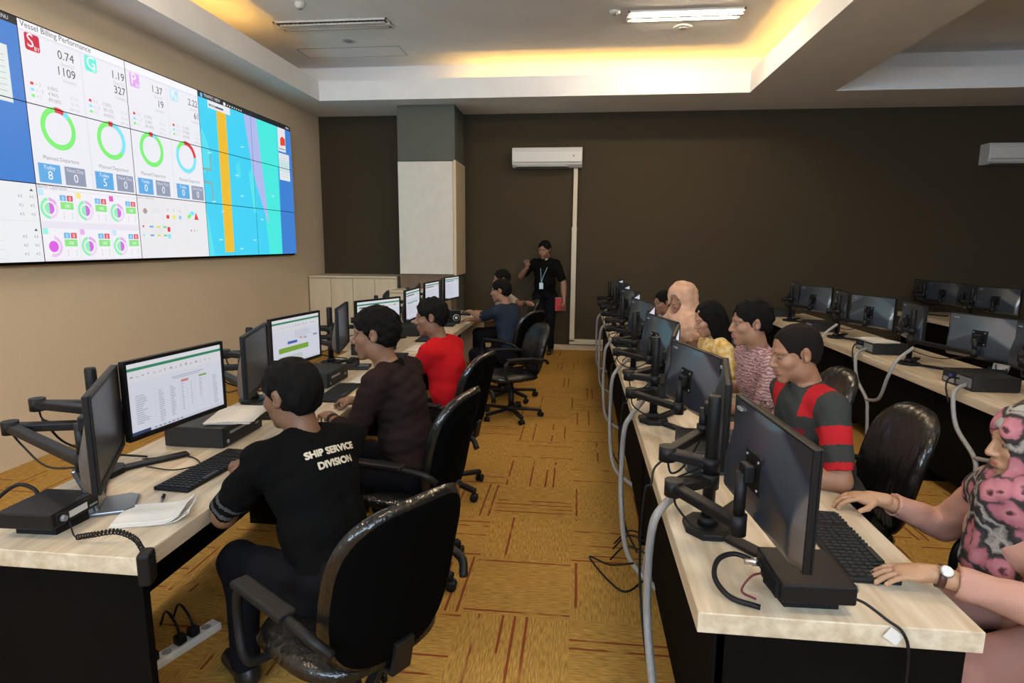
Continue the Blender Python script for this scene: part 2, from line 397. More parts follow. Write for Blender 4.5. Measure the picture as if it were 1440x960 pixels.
bx(bm, (-.105, YB - .065, 1.95), (-.04, YB, 2.86), .006); bx(bm, (-.115, YB - .07, .14), (-.035, YB, 1.95), .008)
bx(bm, (-.115, YB - .07, .10), (1.1, YB, .18), .008); bx(bm, (-.118, YB - .073, 1.94), (-.032, YB, 1.96), .003)
tag(obj('pipe_cover', bm, beige_pl), 'beige pipe cover running down the brown wall from the air conditioner', 'pipe cover')

# ------------------------------------------------------------------ the video wall
PW, PH, PY, PZ = 1.051, .5912, 4.2419, 1.535
SH = []                      # (layer, colour, convex polygon in panel units)
WHITE = (.86, .86, .93); BLUE = (.05, .22, .66)
def P_(c, poly, lay=1): SH.append((lay, c, poly))
def rect(c, u0, v0, u1, v1, lay=1): P_(c, [(u0, v0), (u1, v0), (u1, v1), (u0, v1)], lay)
AR = PW / PH                 # panel units are not square
def rrect(c, u0, v0, u1, v1, r, lay=1):
    pts = []
    for cx, cy, a0 in ((u1 - r, v1 - r * AR, 0), (u0 + r, v1 - r * AR, 90), (u0 + r, v0 + r * AR, 180), (u1 - r, v0 + r * AR, 270)):
        for k in range(4):
            a = R(a0 + 30 * k); pts.append((cx + r * math.cos(a), cy + r * AR * math.sin(a)))
    P_(c, pts, lay)
def txt(c, s, u, v, size, lay=3, right=False, center=False):
    T, wd = text_tris(s)
    k = size; u0 = u - (wd * k if right else wd * k / 2 if center else 0)
    for t in T: P_(c, [(u0 + x * k, v + y * k * AR) for x, y in t], lay)
def arc(c, u, v, r0, r1, a0, a1, lay=2):   # clockwise degrees from the top
    n = max(2, int(abs(a1 - a0) / 9)); 
    for i in range(n):
        A = [R(90 - (a0 + (a1 - a0) * j / n)) for j in (i, i + 1)]
        P_(c, [(u + r * math.cos(a), v + r * AR * math.sin(a)) for r, a in ((r0, A[0]), (r1, A[0]), (r1, A[1]), (r0, A[1]))], lay)
GRN, RED, CYA, GRY, DRK, LBL = (.20, .90, .18), (.75, .05, .07), (.22, .80, .95), (.30, .33, .45), (.06, .06, .08), (.10, .48, .95)
rect(WHITE, 0, 1, 2, 3, 0); rect((.80, .80, .88), .52, 1, .535, 2.9, 1); rect((.80, .80, .88), 1.515, 1, 1.53, 2.9, 1)
rect((.78, .78, .90), 0, 2.86, 2, 2.885, 1)
rect((.93, .93, .97), 0, 2.885, 2, 3, 1)
txt(DRK, 'Vessel Billing Performance', .02, 2.915, .058)
cards = [(0.0, (.62, .01, .06), 'S', 'BY', '0.74', '1109', '8', (25, 45, 'G'), ('6.06%', '4.96%', '89.00%')),
         (.52, (.16, .88, .74), 'G', 'RE', '1.19', '327', '5', (12, 130, 'G'), ('7.03%', '28.13%', '64.83%')),
         (1.0, (.78, .42, .92), 'P', 'RK', '1.37', '19', '0', (12, 30, 'G'), ('5.20%', '5.26%', '89.47%')),
         (1.52, (.55, .80, .97), 'K', 'AL', '2.22', '61', '0', (85, 300, 'C'), ('11.00%', '57.38%', '24.59%'))]
for u0, c, l1, l2, n1, n2, td, (ra, rb, md), pcs in cards:
    sc = .92
    rrect(c, u0 + .045, 2.655, u0 + .165, 2.865, .018); txt((.97, .97, .97), l1, u0 + .06, 2.70, .13); txt((.97, .97, .97), l2, u0 + .115, 2.67, .04)
    txt(DRK, n1, u0 + .46, 2.68, .088, right=True); txt(DRK, n2, u0 + .46, 2.47, .088, right=True)
    txt((.55, .55, .6), 'Days/GT', u0 + .46, 2.60, .035, right=True); txt((.55, .55, .6), 'Vessel(s)', u0 + .46, 2.39, .035, right=True)
    for k, (cc, tt, pc) in enumerate(((RED, '> 3', pcs[0]), (CYA, '1 - 3', pcs[1]), (GRN, '< 1', pcs[2]))):
        v = 2.245 - .075 * k
        rrect(cc, u0 + .05, v - .008, u0 + .078, v + .028, .006); txt((.5, .5, .55), tt, u0 + .09, v - .01, .034); txt((.4, .4, .45), pc, u0 + .19, v - .01, .038)
        txt((.6, .6, .65), ('67 Vsl', '55 Vsl', '987 Vsl')[k], u0 + .46, v - .06, .03, right=True)
    cu, cv = u0 + (.25 if u0 < 1.4 else .22), 1.755
    arc(RED, cu, cv, .115, .155, -8, ra)
    if md == 'G': arc(CYA, cu, cv, .115, .155, ra, rb); arc((.22, .90, .20), cu, cv, .115, .155, rb, 352)
    else: arc(CYA, cu, cv, .115, .155, ra, rb); arc((.22, .90, .20), cu, cv, .115, .155, rb, 352)
    txt((.3, .3, .34), 'Planned Departure', u0 + .245, 1.33, .042, center=True)
    rect((.12, .42, .80), u0 + .035, 1.03, u0 + .225, 1.275, 2); rect((.30, .34, .46), u0 + .262, 1.03, u0 + .455, 1.275, 2)
    txt((.95, .95, 1), 'Today', u0 + .13, 1.205, .04, center=True); txt((.95, .95, 1), td, u0 + .13, 1.075, .09, center=True)
    txt((.75, .78, .88), 'Next Day', u0 + .36, 1.205, .04, center=True); txt((.95, .95, 1), '0', u0 + .36, 1.075, .09, center=True)
# bottom row: berth operation
rect((.83, .80, .90), 0, 0, 1, 1, 0); rect((.90, .90, .95), .0, .955, 1, 1, 1); txt((.35, .35, .4), 'Berth Operation', .01, .955, .038)
for r_ in range(2):
    v0 = .50 * (1 - r_)
    for k in range(3):
        u0 = .005 + .333 * k
        rect((.90, .89, .94), u0, v0 + .03, u0 + .325, v0 + .44, 1)
        rrect(((.55, .85, .97), (.95, .82, .25), (.80, .12, .55), (.35, .90, .80), (.82, .45, .85), (.60, .78, .97))[r_ * 3 + k], u0 + .005, v0 + .36, u0 + .05, v0 + .44, .008, 2)
        cu, cv = u0 + .085, v0 + .20
        if r_ == 1 and k == 0:
            arc((.86, .55, .90), cu, cv, .055, .078, 10, 200); arc((.75, .12, .80), cu, cv, .001, .042, 0, 360)
        else:
            arc((.78, .45, .85), cu, cv, .055, .078, 0, 60); arc((.86, .72, .92), cu, cv, .055, .078, 60, 180); arc((.30, .88, .50), cu, cv, .055, .078, 180, 352)
            arc((.68, .16, .78), cu, cv, .001, .042, 0, 180); arc((.30, .88, .50), cu, cv, .001, .042, 180, 360)
        rect((.16, .50, .85), u0 + .185, v0 + .31, u0 + .24, v0 + .385, 2); rect((.75, .10, .14), u0 + .248, v0 + .31, u0 + .303, v0 + .385, 2)
        rect((.28, .80, .25), u0 + .185, v0 + .20, u0 + .303, v0 + .295, 2)
        txt((.95, .95, 1), '0', u0 + .212, v0 + .32, .04, center=True); txt((.95, .95, 1), '0', u0 + .275, v0 + .32, .04, center=True); txt((.95, 1, .95), '100', u0 + .244, v0 + .225, .035, center=True)
        for j in range(2): txt((.45, .2, .5), '1', u0 + .20, v0 + .12 - .05 * j, .03); txt((.3, .75, .5), '0', u0 + .28, v0 + .12 - .05 * j, .03)
# bottom row: small tables
rect((.84, .83, .86), 1, 0, 2, 1, 0); txt((.45, .45, .5), 'Berth Operation', 1.01, .955, .032)
arc((.35, .35, .38), 1.09, .76, .0, .025, 0, 360); rect((.6, .3, .25), 1.06, .75, 1.12, .768, 3)
for k in range(2):
    for j, cc in enumerate((RED, (.2, .4, .8), (.75, .75, .1), (.2, .7, .3))):
        rect(cc if j != 0 or k == 0 else CYA, 1.04 + .09 * j, .50 - .14 * k, 1.06 + .09 * j + (.03 if j else 0), .53 - .14 * k, 2)
for j, cc in enumerate((RED, (.85, .82, .1), (.3, .6, .85))):
    rect(cc, 1.37 + .09 * j, .66, 1.41 + .09 * j, .72, 2); txt((.4, .4, .45), '0', 1.38 + .09 * j, .78, .04)
rrect(RED, 1.37, .44, 1.41, .52, .006, 2); rrect(CYA, 1.37, .33, 1.41, .40, .006, 2)
arc(CYA, 1.76, .74, .0, .045, -60, 70); arc(GRN, 1.72, .70, .0, .035, -120, 60); P_(RED, [(1.79, .67), (1.86, .67), (1.82, .80)], 3)
for j in range(3): rect((RED, (.7, .3, .3), GRN)[j], 1.72 + .05 * j, .46, 1.735 + .05 * j, .49, 2)
for j in range(7): rect((.68, .68, .72), 1.16, .80 - .03 * j if j < 3 else .56 - .05 * j * .5, 1.30, .806 - .03 * j if j < 3 else .565 - .05 * j * .5, 1)
for uu in (1.33, 1.67): rect((.75, .75, .78), uu, .15, uu + .004, .93, 1)
# the chart with the harbour channel
SEA, TEAL, LIL = (.055, .66, .93), (.07, .84, .76), (.45, .50, .86)
rect(SEA, 2, 0, 3.6, 3, 0); P_(TEAL, [(3.27, 0), (3.6, 0), (3.65, 3), (3.02, 3), (3.12, 2.0), (3.2, 1.0)], 1); rect(BLUE, 3.6, 0, 4, 3, 1)
P_((.10, .78, .88), [(2, 0), (2.1, 0), (2.05, .5), (2.0, .9)], 1); P_((.10, .76, .90), [(2, 1.5), (2.14, 1.7), (2.12, 2.1), (2.05, 2.3), (2, 2.35)], 1)
P_((.10, .78, .88), [(2.95, .9), (3.02, .9), (3.0, 1.9), (2.88, 1.7)], 1)
P_((.08, .74, .90), [(2.62, 1.55), (2.72, 1.6), (2.7, 1.9), (2.63, 1.85)], 1)
P_((.88, .52, .03), [(2.30, .075), (2.475, .075), (2.485, 2.78), (2.31, 2.78)], 2)
P_(LIL, [(3.27, .70), (3.29, .70), (3.12, 2.95), (2.84, 2.95), (2.98, 1.75), (3.07, 1.4)], 2)
for a, b in (((2.0, 1.60), (2.15, 1.64)), ((2.0, 1.36), (2.15, 1.40))): rect((.25, .42, .42), a[0], a[1], b[0], b[1], 2)
rect((.25, .42, .42), 2.125, 1.62, 2.15, 1.90, 2); rect((.25, .42, .42), 2.125, 1.04, 2.15, 1.38, 2)
for u, v in ((2.75, 2.2), (2.6, 1.6), (2.68, 1.2), (2.28, .85), (2.2, .3), (2.6, .12), (2.1, 1.92), (2.12, 1.02), (3.1, .75), (2.9, .3), (3.4, 1.3)):
    P_((.45, .85, .95), [(u, v), (u + .06, v + .01), (u + .075, v + .03), (u, v + .03)], 2)
rect((.012, .015, .022), 2, 2.90, 4, 3, 3); arc((.15, .45, .9), 2.06, 2.945, 0, .022, 0, 360, 4)
txt((.8, .8, .85), 'TRAFFIC VIEW', 2.10, 2.93, .045, 4); rect((.9, .9, .9), 2.45, 2.91, 2.49, 2.97, 4)
for k in range(7): rect((.8, .8, .8), 2.52 + .045 * k, 2.925, 2.54 + .045 * k, 2.95, 4)
txt((.8, .8, .85), 'MENU', 3.86, 2.93, .035, 4)
rect((.82, .84, .88), 2.16, 2.76, 2.57, 2.90, 4); rect((.08, .10, .14), 2.18, 2.80, 2.44, 2.835, 5); rect((.7, .7, .75), 2.2, 2.81, 2.3, 2.824, 6)
rect((.80, .80, .84), 3.64, 2.37, 3.84, 2.90, 2); P_((.80, .07, .02), [(3.70, 2.50), (3.83, 2.53), (3.83, 2.68), (3.76, 2.72), (3.70, 2.66)], 3); rect((.2, .2, .22), 3.66, 2.42, 3.82, 2.44, 3)
rect((.62, .80, .80), 3.64, 1.72, 3.92, 2.33, 2); rect((.80, .82, .84), 3.64, 1.72, 3.92, 1.92, 3); rect((.80, .80, .82), 3.64, 2.18, 3.92, 2.33, 3)
for k in range(9): rect((.45, .48, .5), 3.68, 1.80 + .06 * k, 3.88, 1.807 + .06 * k, 4)
# columns to the near side: a blue desktop above white tables
rect(BLUE, -2, 1, 0, 3, 0); rect((.012, .015, .022), -2, 2.90, 0, 3, 3); txt((.8, .8, .85), 'MENU', -.16, 2.93, .035, 4)
rect((.78, .84, .84), -.40, 1.95, -.10, 2.62, 2)
for k in range(8): rect((.45, .5, .52), -.36, 2.0 + .07 * k, -.13, 2.007 + .07 * k, 3)
rect((.86, .87, .90), -2, 0, 0, 1, 0)
for r_ in range(2):
    v0 = .5 * (1 - r_); rect((.78, .78, .82), -1, v0 + .02, -.02, v0 + .028, 1); P_(DRK, [(-.06, v0 + .40), (-.03, v0 + .40), (-.045, v0 + .43)], 2)
    for j in range(3):
        rect((.7, .7, .74), -.9, v0 + .05 + .11 * j, -.3, v0 + .056 + .11 * j, 2)
        for k, uu in enumerate((-.14, -.05)): txt((.3, .3, .34), '4.5', uu, v0 + .09 + .11 * j, .03, right=False, center=True)
def clip(poly, ax, val, keep_gt):
    out = []; n = len(poly)
    for i in range(n):
        a, b = poly[i], poly[(i + 1) % n]
        ia = (a[ax] >= val) if keep_gt else (a[ax] <= val); ib = (b[ax] >= val) if keep_gt else (b[ax] <= val)
        if ia: out.append(a)
        if ia != ib:
            t = (val - a[ax]) / (b[ax] - a[ax]); out.append((a[0] + t * (b[0] - a[0]), a[1] + t * (b[1] - a[1])))
    return out
def painted(name, shapes, cell, to3, parent, st, gap=.006):
    """one mesh holding all the flat shapes of one screen, clipped to its rectangle"""
    u0, v0, u1, v1 = cell; bm = new(); mats = []; idx = {}
    for lay, c, poly in shapes:
        us = [p[0] for p in poly]; vs = [p[1] for p in poly]
        if max(us) <= u0 or min(us) >= u1 or max(vs) <= v0 or min(vs) >= v1: continue
        q = poly
        for ax, val, g in ((0, u0, True), (0, u1, False), (1, v0, True), (1, v1, False)):
            if q: q = clip(q, ax, val, g)
        if len(q) < 3: continue
        ar = sum(q[i][0] * q[(i + 1) % len(q)][1] - q[(i + 1) % len(q)][0] * q[i][1] for i in range(len(q)))
        if abs(ar) < 1e-7: continue
        if ar < 0: q = q[::-1]
        if c not in idx: idx[c] = len(mats); mats.append(em(c, st=st))
        f = bm.faces.new([bm.verts.new(to3(u, v, lay)) for u, v in q]); f.material_index = idx[c]
    return obj(name, bm, mats, parent)
vw = thing('video_wall', 'large tiled video wall of dashboards and a sea chart on the cream wall', 'video wall', (XL, PY, PZ))
bm = new(); bx(bm, (0, -2 * PW - .02, -.02), (.05, 4 * PW + .02, 3 * PH + .02)); obj('mounting_frame', bm, black_matte, vw)
for j in range(3):
    for i in range(-2, 4):
        y0, y1, z0, z1 = i * PW, (i + 1) * PW, j * PH, (j + 1) * PH; b = .0035
        bm = new(); bx(bm, (.05, y0 + .0006, z0 + .0006), (.085, y1 - .0006, z1 - .0006))
        pn = obj('display_panel', bm, black, vw)
        painted('screen', SH, (i + b / PW, j + b / PH, i + 1 - b / PW, j + 1 - b / PH), lambda u, v, lay: (.0860 + lay * .0004, u * PW, v * PH), pn, SCREEN_E)

# ------------------------------------------------------------------ desks
def desk_row(x0, x1, y0, n, L, side, rowname, light_at=()):
    """side: x of the knee-hole face is x1, the back (cable side) is x0"""
    bm = new(); bx(bm, (x0, y0, .692), (x1, y0 + n * L, .75), .003)
    tag(obj('worktop', bm, desk_wood), 'long pale wood worktop of the ' + rowname, 'worktop', None)
    for k in range(n):
        t = thing('desk', ('first', 'second', 'third', 'fourth', 'fifth')[k] + ' dark desk from the near end of the ' + rowname, 'desk', ((x0 + x1) / 2, y0 + L * (k + .5), 0), 0, 'dark desks of the ' + rowname)
        h = (x1 - x0) / 2; l = L / 2
        for s in (-1, 1):
            inset = .03 if (k == 0 and s == -1) else .0
            bm = new(); bx(bm, (-h + .05, s * l - (.03 if s > 0 else -inset), 0), (h - .02, s * l + (.03 + inset if s < 0 else 0), .692), .002)
            obj('side_panel', bm, lam_cream if (k, s) in light_at else lam_dark, t)
        bm = new(); bx(bm, (-h + .06, -l + .03, .10), (-h + .08, l - .03, .692)); obj('modesty_panel', bm, lam_dark, t)
ROW1 = (-2.01, -1.305); ROW2 = (.335, 1.035); ROW3 = (2.52, 3.22); ROW4 = (4.72, 5.42)
desk_row(*ROW1, 1.54, 4, 1.7125, 1, 'desk row facing the video wall', light_at=((3, 1), (3, -1)))
desk_row(*ROW2, 1.47, 4, 1.80, 1, 'desk row beside the aisle')
desk_row(*ROW3, 1.6, 5, 1.45, 1, 'third desk row')
desk_row(*ROW4, 5.0, 3, 1.45, 1, 'dim last desk row')

# ------------------------------------------------------------------ monitors and stands
MW, MH = .52, .312
def sheet_shapes(kind):
    S = []
    def rc(c, a, b, c_, d, l=1): S.append((l, c, [(a, b), (c_, b), (c_, d), (a, d)]))
    bg = (.80, .82, .93)
    rc(bg, 0, 0, 1, 1, 0)
    if kind == 'dark': return [(0, (.006, .007, .009), [(0, 0), (1, 0), (1, 1), (0, 1)])]
    if kind == 'plain':
        rc((.30, .48, .80), 0, 0, 1, .05); rc((.62, .72, .9), 0, .93, 1, 1); return S
    rc((.90, .90, .96), 0, .94, 1, 1); rc((.03, .28, .13), 0, .895, 1, .935); rc((.86, .86, .92), 0, .74, 1, .895)
    rnd = random.Random(kind)
    for k in range(16): rc((.45, .48, .55), .03 + .055 * k, .80, .03 + .055 * k + rnd.uniform(.01, .03), .80 + rnd.uniform(.01, .04), 2)
    rc((.03, .06, .16), 0, 0, .18, .045); rc((.70, .74, .84), .18, 0, 1, .045)
    for k in range(7): rc((.25, .3, .4), .22 + .045 * k, .012, .24 + .045 * k, .034, 2)
    if kind == 'sheet':
        rc((.4, .4, .45), .42, .665, .78, .675, 2); rc((.4, .4, .45), .44, .64, .74, .648, 2)
        rc((.75, .25, .22), .52, .565, .60, .60, 2); rc((.25, .50, .12), .72, .575, .81, .605, 2)
        for c0, wd, ro in ((.06, .12, 14), (.28, .06, 16), (.40, .06, 15), (.52, .03, 14), (.62, .02, 13), (.72, .03, 10), (.88, .06, 16)):
            for j in range(ro): rc((.45, .47, .52), c0, .53 - .03 * j, c0 + wd * rnd.uniform(.5, 1), .541 - .03 * j, 2)
        for k in range(9): rc((.66, .68, .76), .24 + .085 * k, .09, .243 + .085 * k, .60, 1)
    elif kind == 'green':
        rc((.06, .14, .55), .30, .43, .50, .49, 2); rc((.22, .45, .04), .12, .26, .74, .37, 2); rc((.75, .3, .25), .55, .50, .61, .53, 2); rc((.4, .45, .6), .64, .48, .71, .52, 2); rc((.3, .33, .5), .86, .50, .95, .54, 2)
        for j in range(5): rc((.45, .47, .52), .45, .68 - .035 * j, .45 + rnd.uniform(.2, .4), .688 - .035 * j, 2)
        for j in range(4): rc((.30, .50, .10), .1 + .01 * j, .16 - .03 * j, .6, .17 - .03 * j, 2)
    else:
        rc((.05, .06, .07), .05, .82, .62, .85, 3); rc((.1, .1, .12), .85, .82, .92, .84, 3)
        for j in range(9): rc((.5, .53, .6), .1, .66 - .06 * j, .1 + rnd.uniform(.3, .8), .672 - .06 * j, 2)
        if kind == 'greenmix':
            for j in range(5): rc((.15, .42, .25), .15 + .14 * j, .55, .24 + .14 * j, .60, 2)
    return S
def make_monitor(kind, label, group=None, chin=False):
    t = thing('monitor', label, 'monitor', (0, 0, 0), 0, group)
    w_, h_ = MW / 2, MH / 2; b = .014
    bm = new()
    bx(bm, (-.012, -w_, -h_), (.006, w_, h_), .003)
    # bulged back housing
    G1, G2 = 36, 26; V = []
    for j in range(G2 + 1):
        row = []
        for i in range(G1 + 1):
            y = (w_ - .006) * (2 * i / G1 - 1); z = (h_ - .006) * (2 * j / G2 - 1); zc = -.015 + .055 * math.cos(math.pi * y / w_ * .8)
            d = min(z - zc, h_) ; dep = .030 if d < 0 else .030 - .23 * d
            dep = dep if abs(d) > .006 else dep - .0003
            e = min(w_ - .006 - abs(y), h_ - .006 + z); dep = min(max(dep, .0), .004 + e * 1.6) if e < .025 else max(dep, 0)
            row.append(bm.verts.new((-.0122 - (0 if i in (0, G1) or j in (0, G2) else dep), y, z)))
        V.append(row)
    for j in range(G2):
        for i in range(G1):
            f = bm.faces.new((V[j][i], V[j + 1][i], V[j + 1][i + 1], V[j][i + 1])); f.smooth = True; f.material_index = 1
    bx(bm, (.006, -w_, -h_), (.012, -w_ + b, h_), .0015); bx(bm, (.006, w_ - b, -h_), (.012, w_, h_), .0015)
    bx(bm, (.006, -w_ + b, h_ - b), (.012, w_ - b, h_), .0015); bx(bm, (.006, -w_ + b, -h_), (.012, w_ - b, -h_ + b * 1.4), .0015)
    obj('casing', bm, [black, gloss_black], t)
    painted('screen', sheet_shapes(kind), (0, 0, 1, 1), lambda u, v, lay: (.0064 + lay * .0002, -w_ + b + u * (MW - 2 * b), -h_ + b * 1.4 + v * (MH - 2.4 * b)), t, MON_E)
    bm = new(); bx(bm, (-.046, -.055, -.055), (-.037, .055, .055), .003)
    for y in (-.04, .04):
        for z in (-.04, .04): lathe(bm, [(.005, 0), (.005, .004)], 8, mi=1, M=Matrix.Translation((-.046, y, z)) @ Matrix.Rotation(R(-90), 4, 'Y'))
    obj('mounting_plate', bm, [black, steel], t)
    bm = new(); bx(bm, (-.0205, w_ - .075, h_ - .035), (-.0128, w_ - .04, h_ - .027)); obj('maker_badge', bm, grey_pl, t)
    return t
MON = {}
def monitor(kind, loc, rz, label, group=None):
    if kind not in MON:
        t = make_monitor(kind, label, group); t.location = loc; t.rotation_euler = (0, 0, rz); MON[kind] = t; return t
    r = dup(MON[kind], loc, rz, label, group); return r
def bar(bm, a, b, wy, hz, bev=.004, mi=0):
    """flat bar from a to b"""
    a = Vector(a); b = Vector(b); d = b - a; L = d.length; x = d.normalized(); z = Vector((0, 0, 1)); y = z.cross(x).normalized(); z = x.cross(y)
    M = Matrix((x, y, z)).transposed().to_4x4(); M.translation = a
    bx(bm, (0, -wy / 2, -hz / 2), (L, wy / 2, hz / 2), bev, mi, M)
def stand(loc, mons, label, elbow=-.16, group='black dual monitor stands on the desks', z=.75, hz=.24, ph=.45):
    """mons: list of (x, y, z) of monitor centres, relative to the foot, with the monitor's rotation"""
    t = thing('monitor_stand', label, 'monitor stand', (*loc, z), 0, group)
    bm = new(); poly = []
    for k in range(8):
        a = R(22.5 + 45 * k); poly.append((.078 * math.cos(a) * 1.05, .095 * math.sin(a)))
    prism(bm, poly, 0, .022, bev=.004); lathe(bm, [(.034, .02), (.028, .05)], 16)
    obj('foot_plate', bm, black, t)
    for s in (-1, 1):
        bm = new(); a = R(52 * s); bar(bm, (.05 * math.cos(a), .05 * math.sin(a), .009), (.33 * math.cos(a), .33 * math.sin(a), .009), .052, .014); obj('foot_leg', bm, black, t)
    bm = new(); lathe(bm, [(.021, .02), (.021, ph - .01), (.018, ph)], 18); lathe(bm, [(.03, hz - .05), (.03, hz - .0)], 18); lathe(bm, [(.03, hz + .015), (.03, hz + .055)], 18)
    obj('pole', bm, black, t)
    for i, (mx, my, mz, mr) in enumerate(mons):
        hh = hz + (-.025, .035)[i]; e = Vector((elbow, my * .15 + (-.03, .03)[i], hh))
        mp = Vector((mx, my, mz)) - Vector((math.cos(mr), math.sin(mr), 0)) * .075
        bm = new(); bar(bm, (0, 0, hh), e, .05, .032, .006); lathe(bm, [(.03, -.026), (.03, .026)], 14, M=Matrix.Translation(e))
        ar = obj('arm', bm, black, t)
        bm = new(); m1_ = Vector((mp.x, mp.y, hh)); bar(bm, e + Vector((0, 0, .001)), m1_, .042, .03, .006)
        lathe(bm, [(.024, -.03), (.024, .03)], 12, M=Matrix.Translation(m1_))
        tube(bm, [m1_, Vector((mp.x, mp.y, mz))], .016, 10, sm=False)
        bar(bm, Vector((mp.x, mp.y, mz)), Vector((mx, my, mz)) - Vector((math.cos(mr), math.sin(mr), 0)) * .046, .05, .05, .005)
        tube(bm, [e + Vector((0, 0, -.02)), e + Vector((.02, .02, -.08)), (e + m1_) / 2 + Vector((0, 0, -.09)), m1_ + Vector((0, 0, -.02))], .004, 6)
        obj('forearm', bm, black, ar)
    return t

# ------------------------------------------------------------------ small desk things
def make_keyboard(label, group):
    t = thing('keyboard', label, 'keyboard', (0, 0, 0), 0, group)
    bm = new(); bx(bm, (-.075, -.225, 0), (.075, .225, .016), .004); obj('case', bm, black, t)
    bm = new()
    for r_ in range(6):
        for k in range(20):
            if k in (15,): continue
            if r_ == 5 and 4 <= k <= 8 and k != 6: continue
            y = -.213 + .0213 * k; x = .058 - .0225 * (5 - r_) if r_ else .062 - .0225 * 5 - .004
            x = -.062 + .0235 * r_
            wd = .05 if (r_ == 5 and k == 6) else .0088
            bx(bm, (x, y - wd + .0095, .015), (x + .018, y + wd, .0205), .0)
    obj('keys', bm, key_m, t); return t
def make_mouse(label, group):
    t = thing('mouse', label, 'mouse', (0, 0, 0), 0, group)
    bm = new(); ball(bm, (0, 0, .008), .03, 0, 16, (1.75, 1, .85)); 
    for v in bm.verts:
        if v.co.z < 0: v.co.z = 0
    obj('shell', bm, black, t)
    bm = new(); bx(bm, (-.048, -.003, .018), (-.025, .003, .032), .002); obj('wheel', bm, grey_pl, t); return t
def make_pc(label, group):
    t = thing('desktop_computer', label, 'computer', (0, 0, 0), 0, group)
    bm = new(); bx(bm, (-.145, -.17, .004), (.145, .17, .10), .004)
    for a in (-.12, .10):
        for b_ in (-.14, .13): bx(bm, (a, b_, 0), (a + .02, b_ + .02, .005))
    obj('case', bm, pc_grey, t)
    bm = new(); bx(bm, (.1445, -.165, .008), (.152, .165, .096), .003); bx(bm, (.151, -.12, .06), (.1535, .02, .072), mi=1); bx(bm, (.151, .10, .04), (.1535, .13, .05), mi=1); lathe(bm, [(.009, 0), (.009, .003)], 12, mi=1, M=Matrix.Translation((.152, -.14, .03)) @ Matrix.Rotation(R(90), 4, 'Y'))
    obj('front_bezel', bm, [black, grey_pl], t)
    bm = new()
    for k in range(18): bx(bm, (-.1465, -.15 + .009 * k, .02), (-.1445, -.146 + .009 * k, .085))
    bx(bm, (-.148, .03, .015), (-.145, .15, .045), mi=0); bx(bm, (-.15, .05, .055), (-.145, .09, .075), .001, 1)
    obj('rear_grille', bm, [grey_pl, blue_pl], t); return t
PROTO = {}
def put(fn, key, loc, rz, label, group):
    if key not in PROTO:
        t = fn(label, group); t.location = loc; t.rotation_euler = (0, 0, rz); PROTO[key] = t; return t
    return dup(PROTO[key], loc, rz, label, group)
ZT = .75

who1 = ['the man in the lettered black shirt', 'the man in dark brown', 'the man in red', 'the empty wrapped chair', 'the man in blue', 'the man in pale grey']
who2 = ['the woman in pink', 'the man in red and grey', 'the man in batik', 'the woman in yellow', 'the woman in peach', 'the half-hidden man']
f1 = [2.13, 3.30, 4.45, 5.55, 6.65, 7.75]
near1 = [(.350, -.345, 32), (.275, -.42, 17), (.24, -.33, 14), (.20, -.30, 14), (.20, -.30, 12), (.20, -.30, 12)]
far1 = [(.285, .12, -8), (.185, .21, -8), (.33, .20, -24), (.30, .20, 0), (.22, .22, -5), (.22, .24, -10)]
kinds1 = ['sheet', 'green', 'doc', 'greenmix', 'doc', 'doc']
SX1 = -1.93
for i, fy in enumerate(f1):
    (ax, ay, ar), (bx_, by, br) = near1[i], far1[i]; mz = 1.10
    monitor('dark', (SX1 + ax, fy + ay, mz - (.012 if i == 0 else 0)), R(ar), 'dark steeply angled monitor, nearer of the pair before ' + who1[i])
    monitor(kinds1[i], (SX1 + bx_, fy + by, mz), R(br), {'sheet': 'monitor with a white spreadsheet', 'green': 'monitor showing a page with a green block', 'doc': 'lit monitor showing a pale document', 'greenmix': 'lit monitor showing a grey and green page'}[kinds1[i]] + ' before ' + who1[i])
    stand((SX1, fy), [(ax, ay, mz - ZT, R(ar)), (bx_, by, mz - ZT, R(br))], 'black dual monitor stand before ' + who1[i], elbow=-.30 if i == 0 else -.20)
    if i < 6:
        put(make_keyboard, 'kb', (-1.50 + (.0 if i else -.02), fy + (.10 if i == 0 else .25), ZT), R(3 if i else -4), 'black keyboard on the desk before ' + who1[i], 'black keyboards on the video wall desk row')
    if i < 5:
        put(make_pc, 'pc', (-1.76, fy + .52, ZT), 0, 'slim black computer beside the monitors of ' + who1[i], 'slim computers on the video wall desk row')
f2 = [1.95, 3.20, 4.42, 5.65, 6.90, 8.05]
SX2 = .455
for i, fy in enumerate(f2):
    fx = SX2 if i == 0 else .42; fx = SX2 if i == 0 else .425
    ax, ay, ar = (.085, -.31, 5) if i == 0 else (.145, -.33, 15)
    bx_, by, br = (.115, .33, -12) if i == 0 else (.15, .30, -12)
    mz = 1.08 if i == 0 else 1.06
    monitor('plain', (fx + ax, fy + ay, mz), R(ar), 'glossy black monitor from behind, nearer of the pair before ' + who2[i])
    monitor('plain', (fx + bx_, fy + by, mz), R(br), 'black monitor seen edge-on, farther of the pair before ' + who2[i])
    stand((fx, fy), [(ax, ay, mz - ZT, R(ar)), (bx_, by, mz - ZT, R(br))], 'black dual monitor stand before ' + who2[i], elbow=-.13, hz=.20, ph=.465)
    put(make_keyboard, 'kb', (.875 if i else .86, fy - (.06 if i == 0 else -.05), ZT), R(0), 'black keyboard on the desk before ' + who2[i], 'black keyboards on the aisle desk row')
    if i: put(make_mouse, 'mouse', (.88, fy - .28, ZT), R(180), 'small black mouse on the desk before ' + who2[i], 'black mice on the aisle desk row')
    put(make_pc, 'pc', (.62, fy + .66, ZT), 0, 'slim black computer beyond the monitors of ' + who2[i], 'slim computers on the aisle desk row')
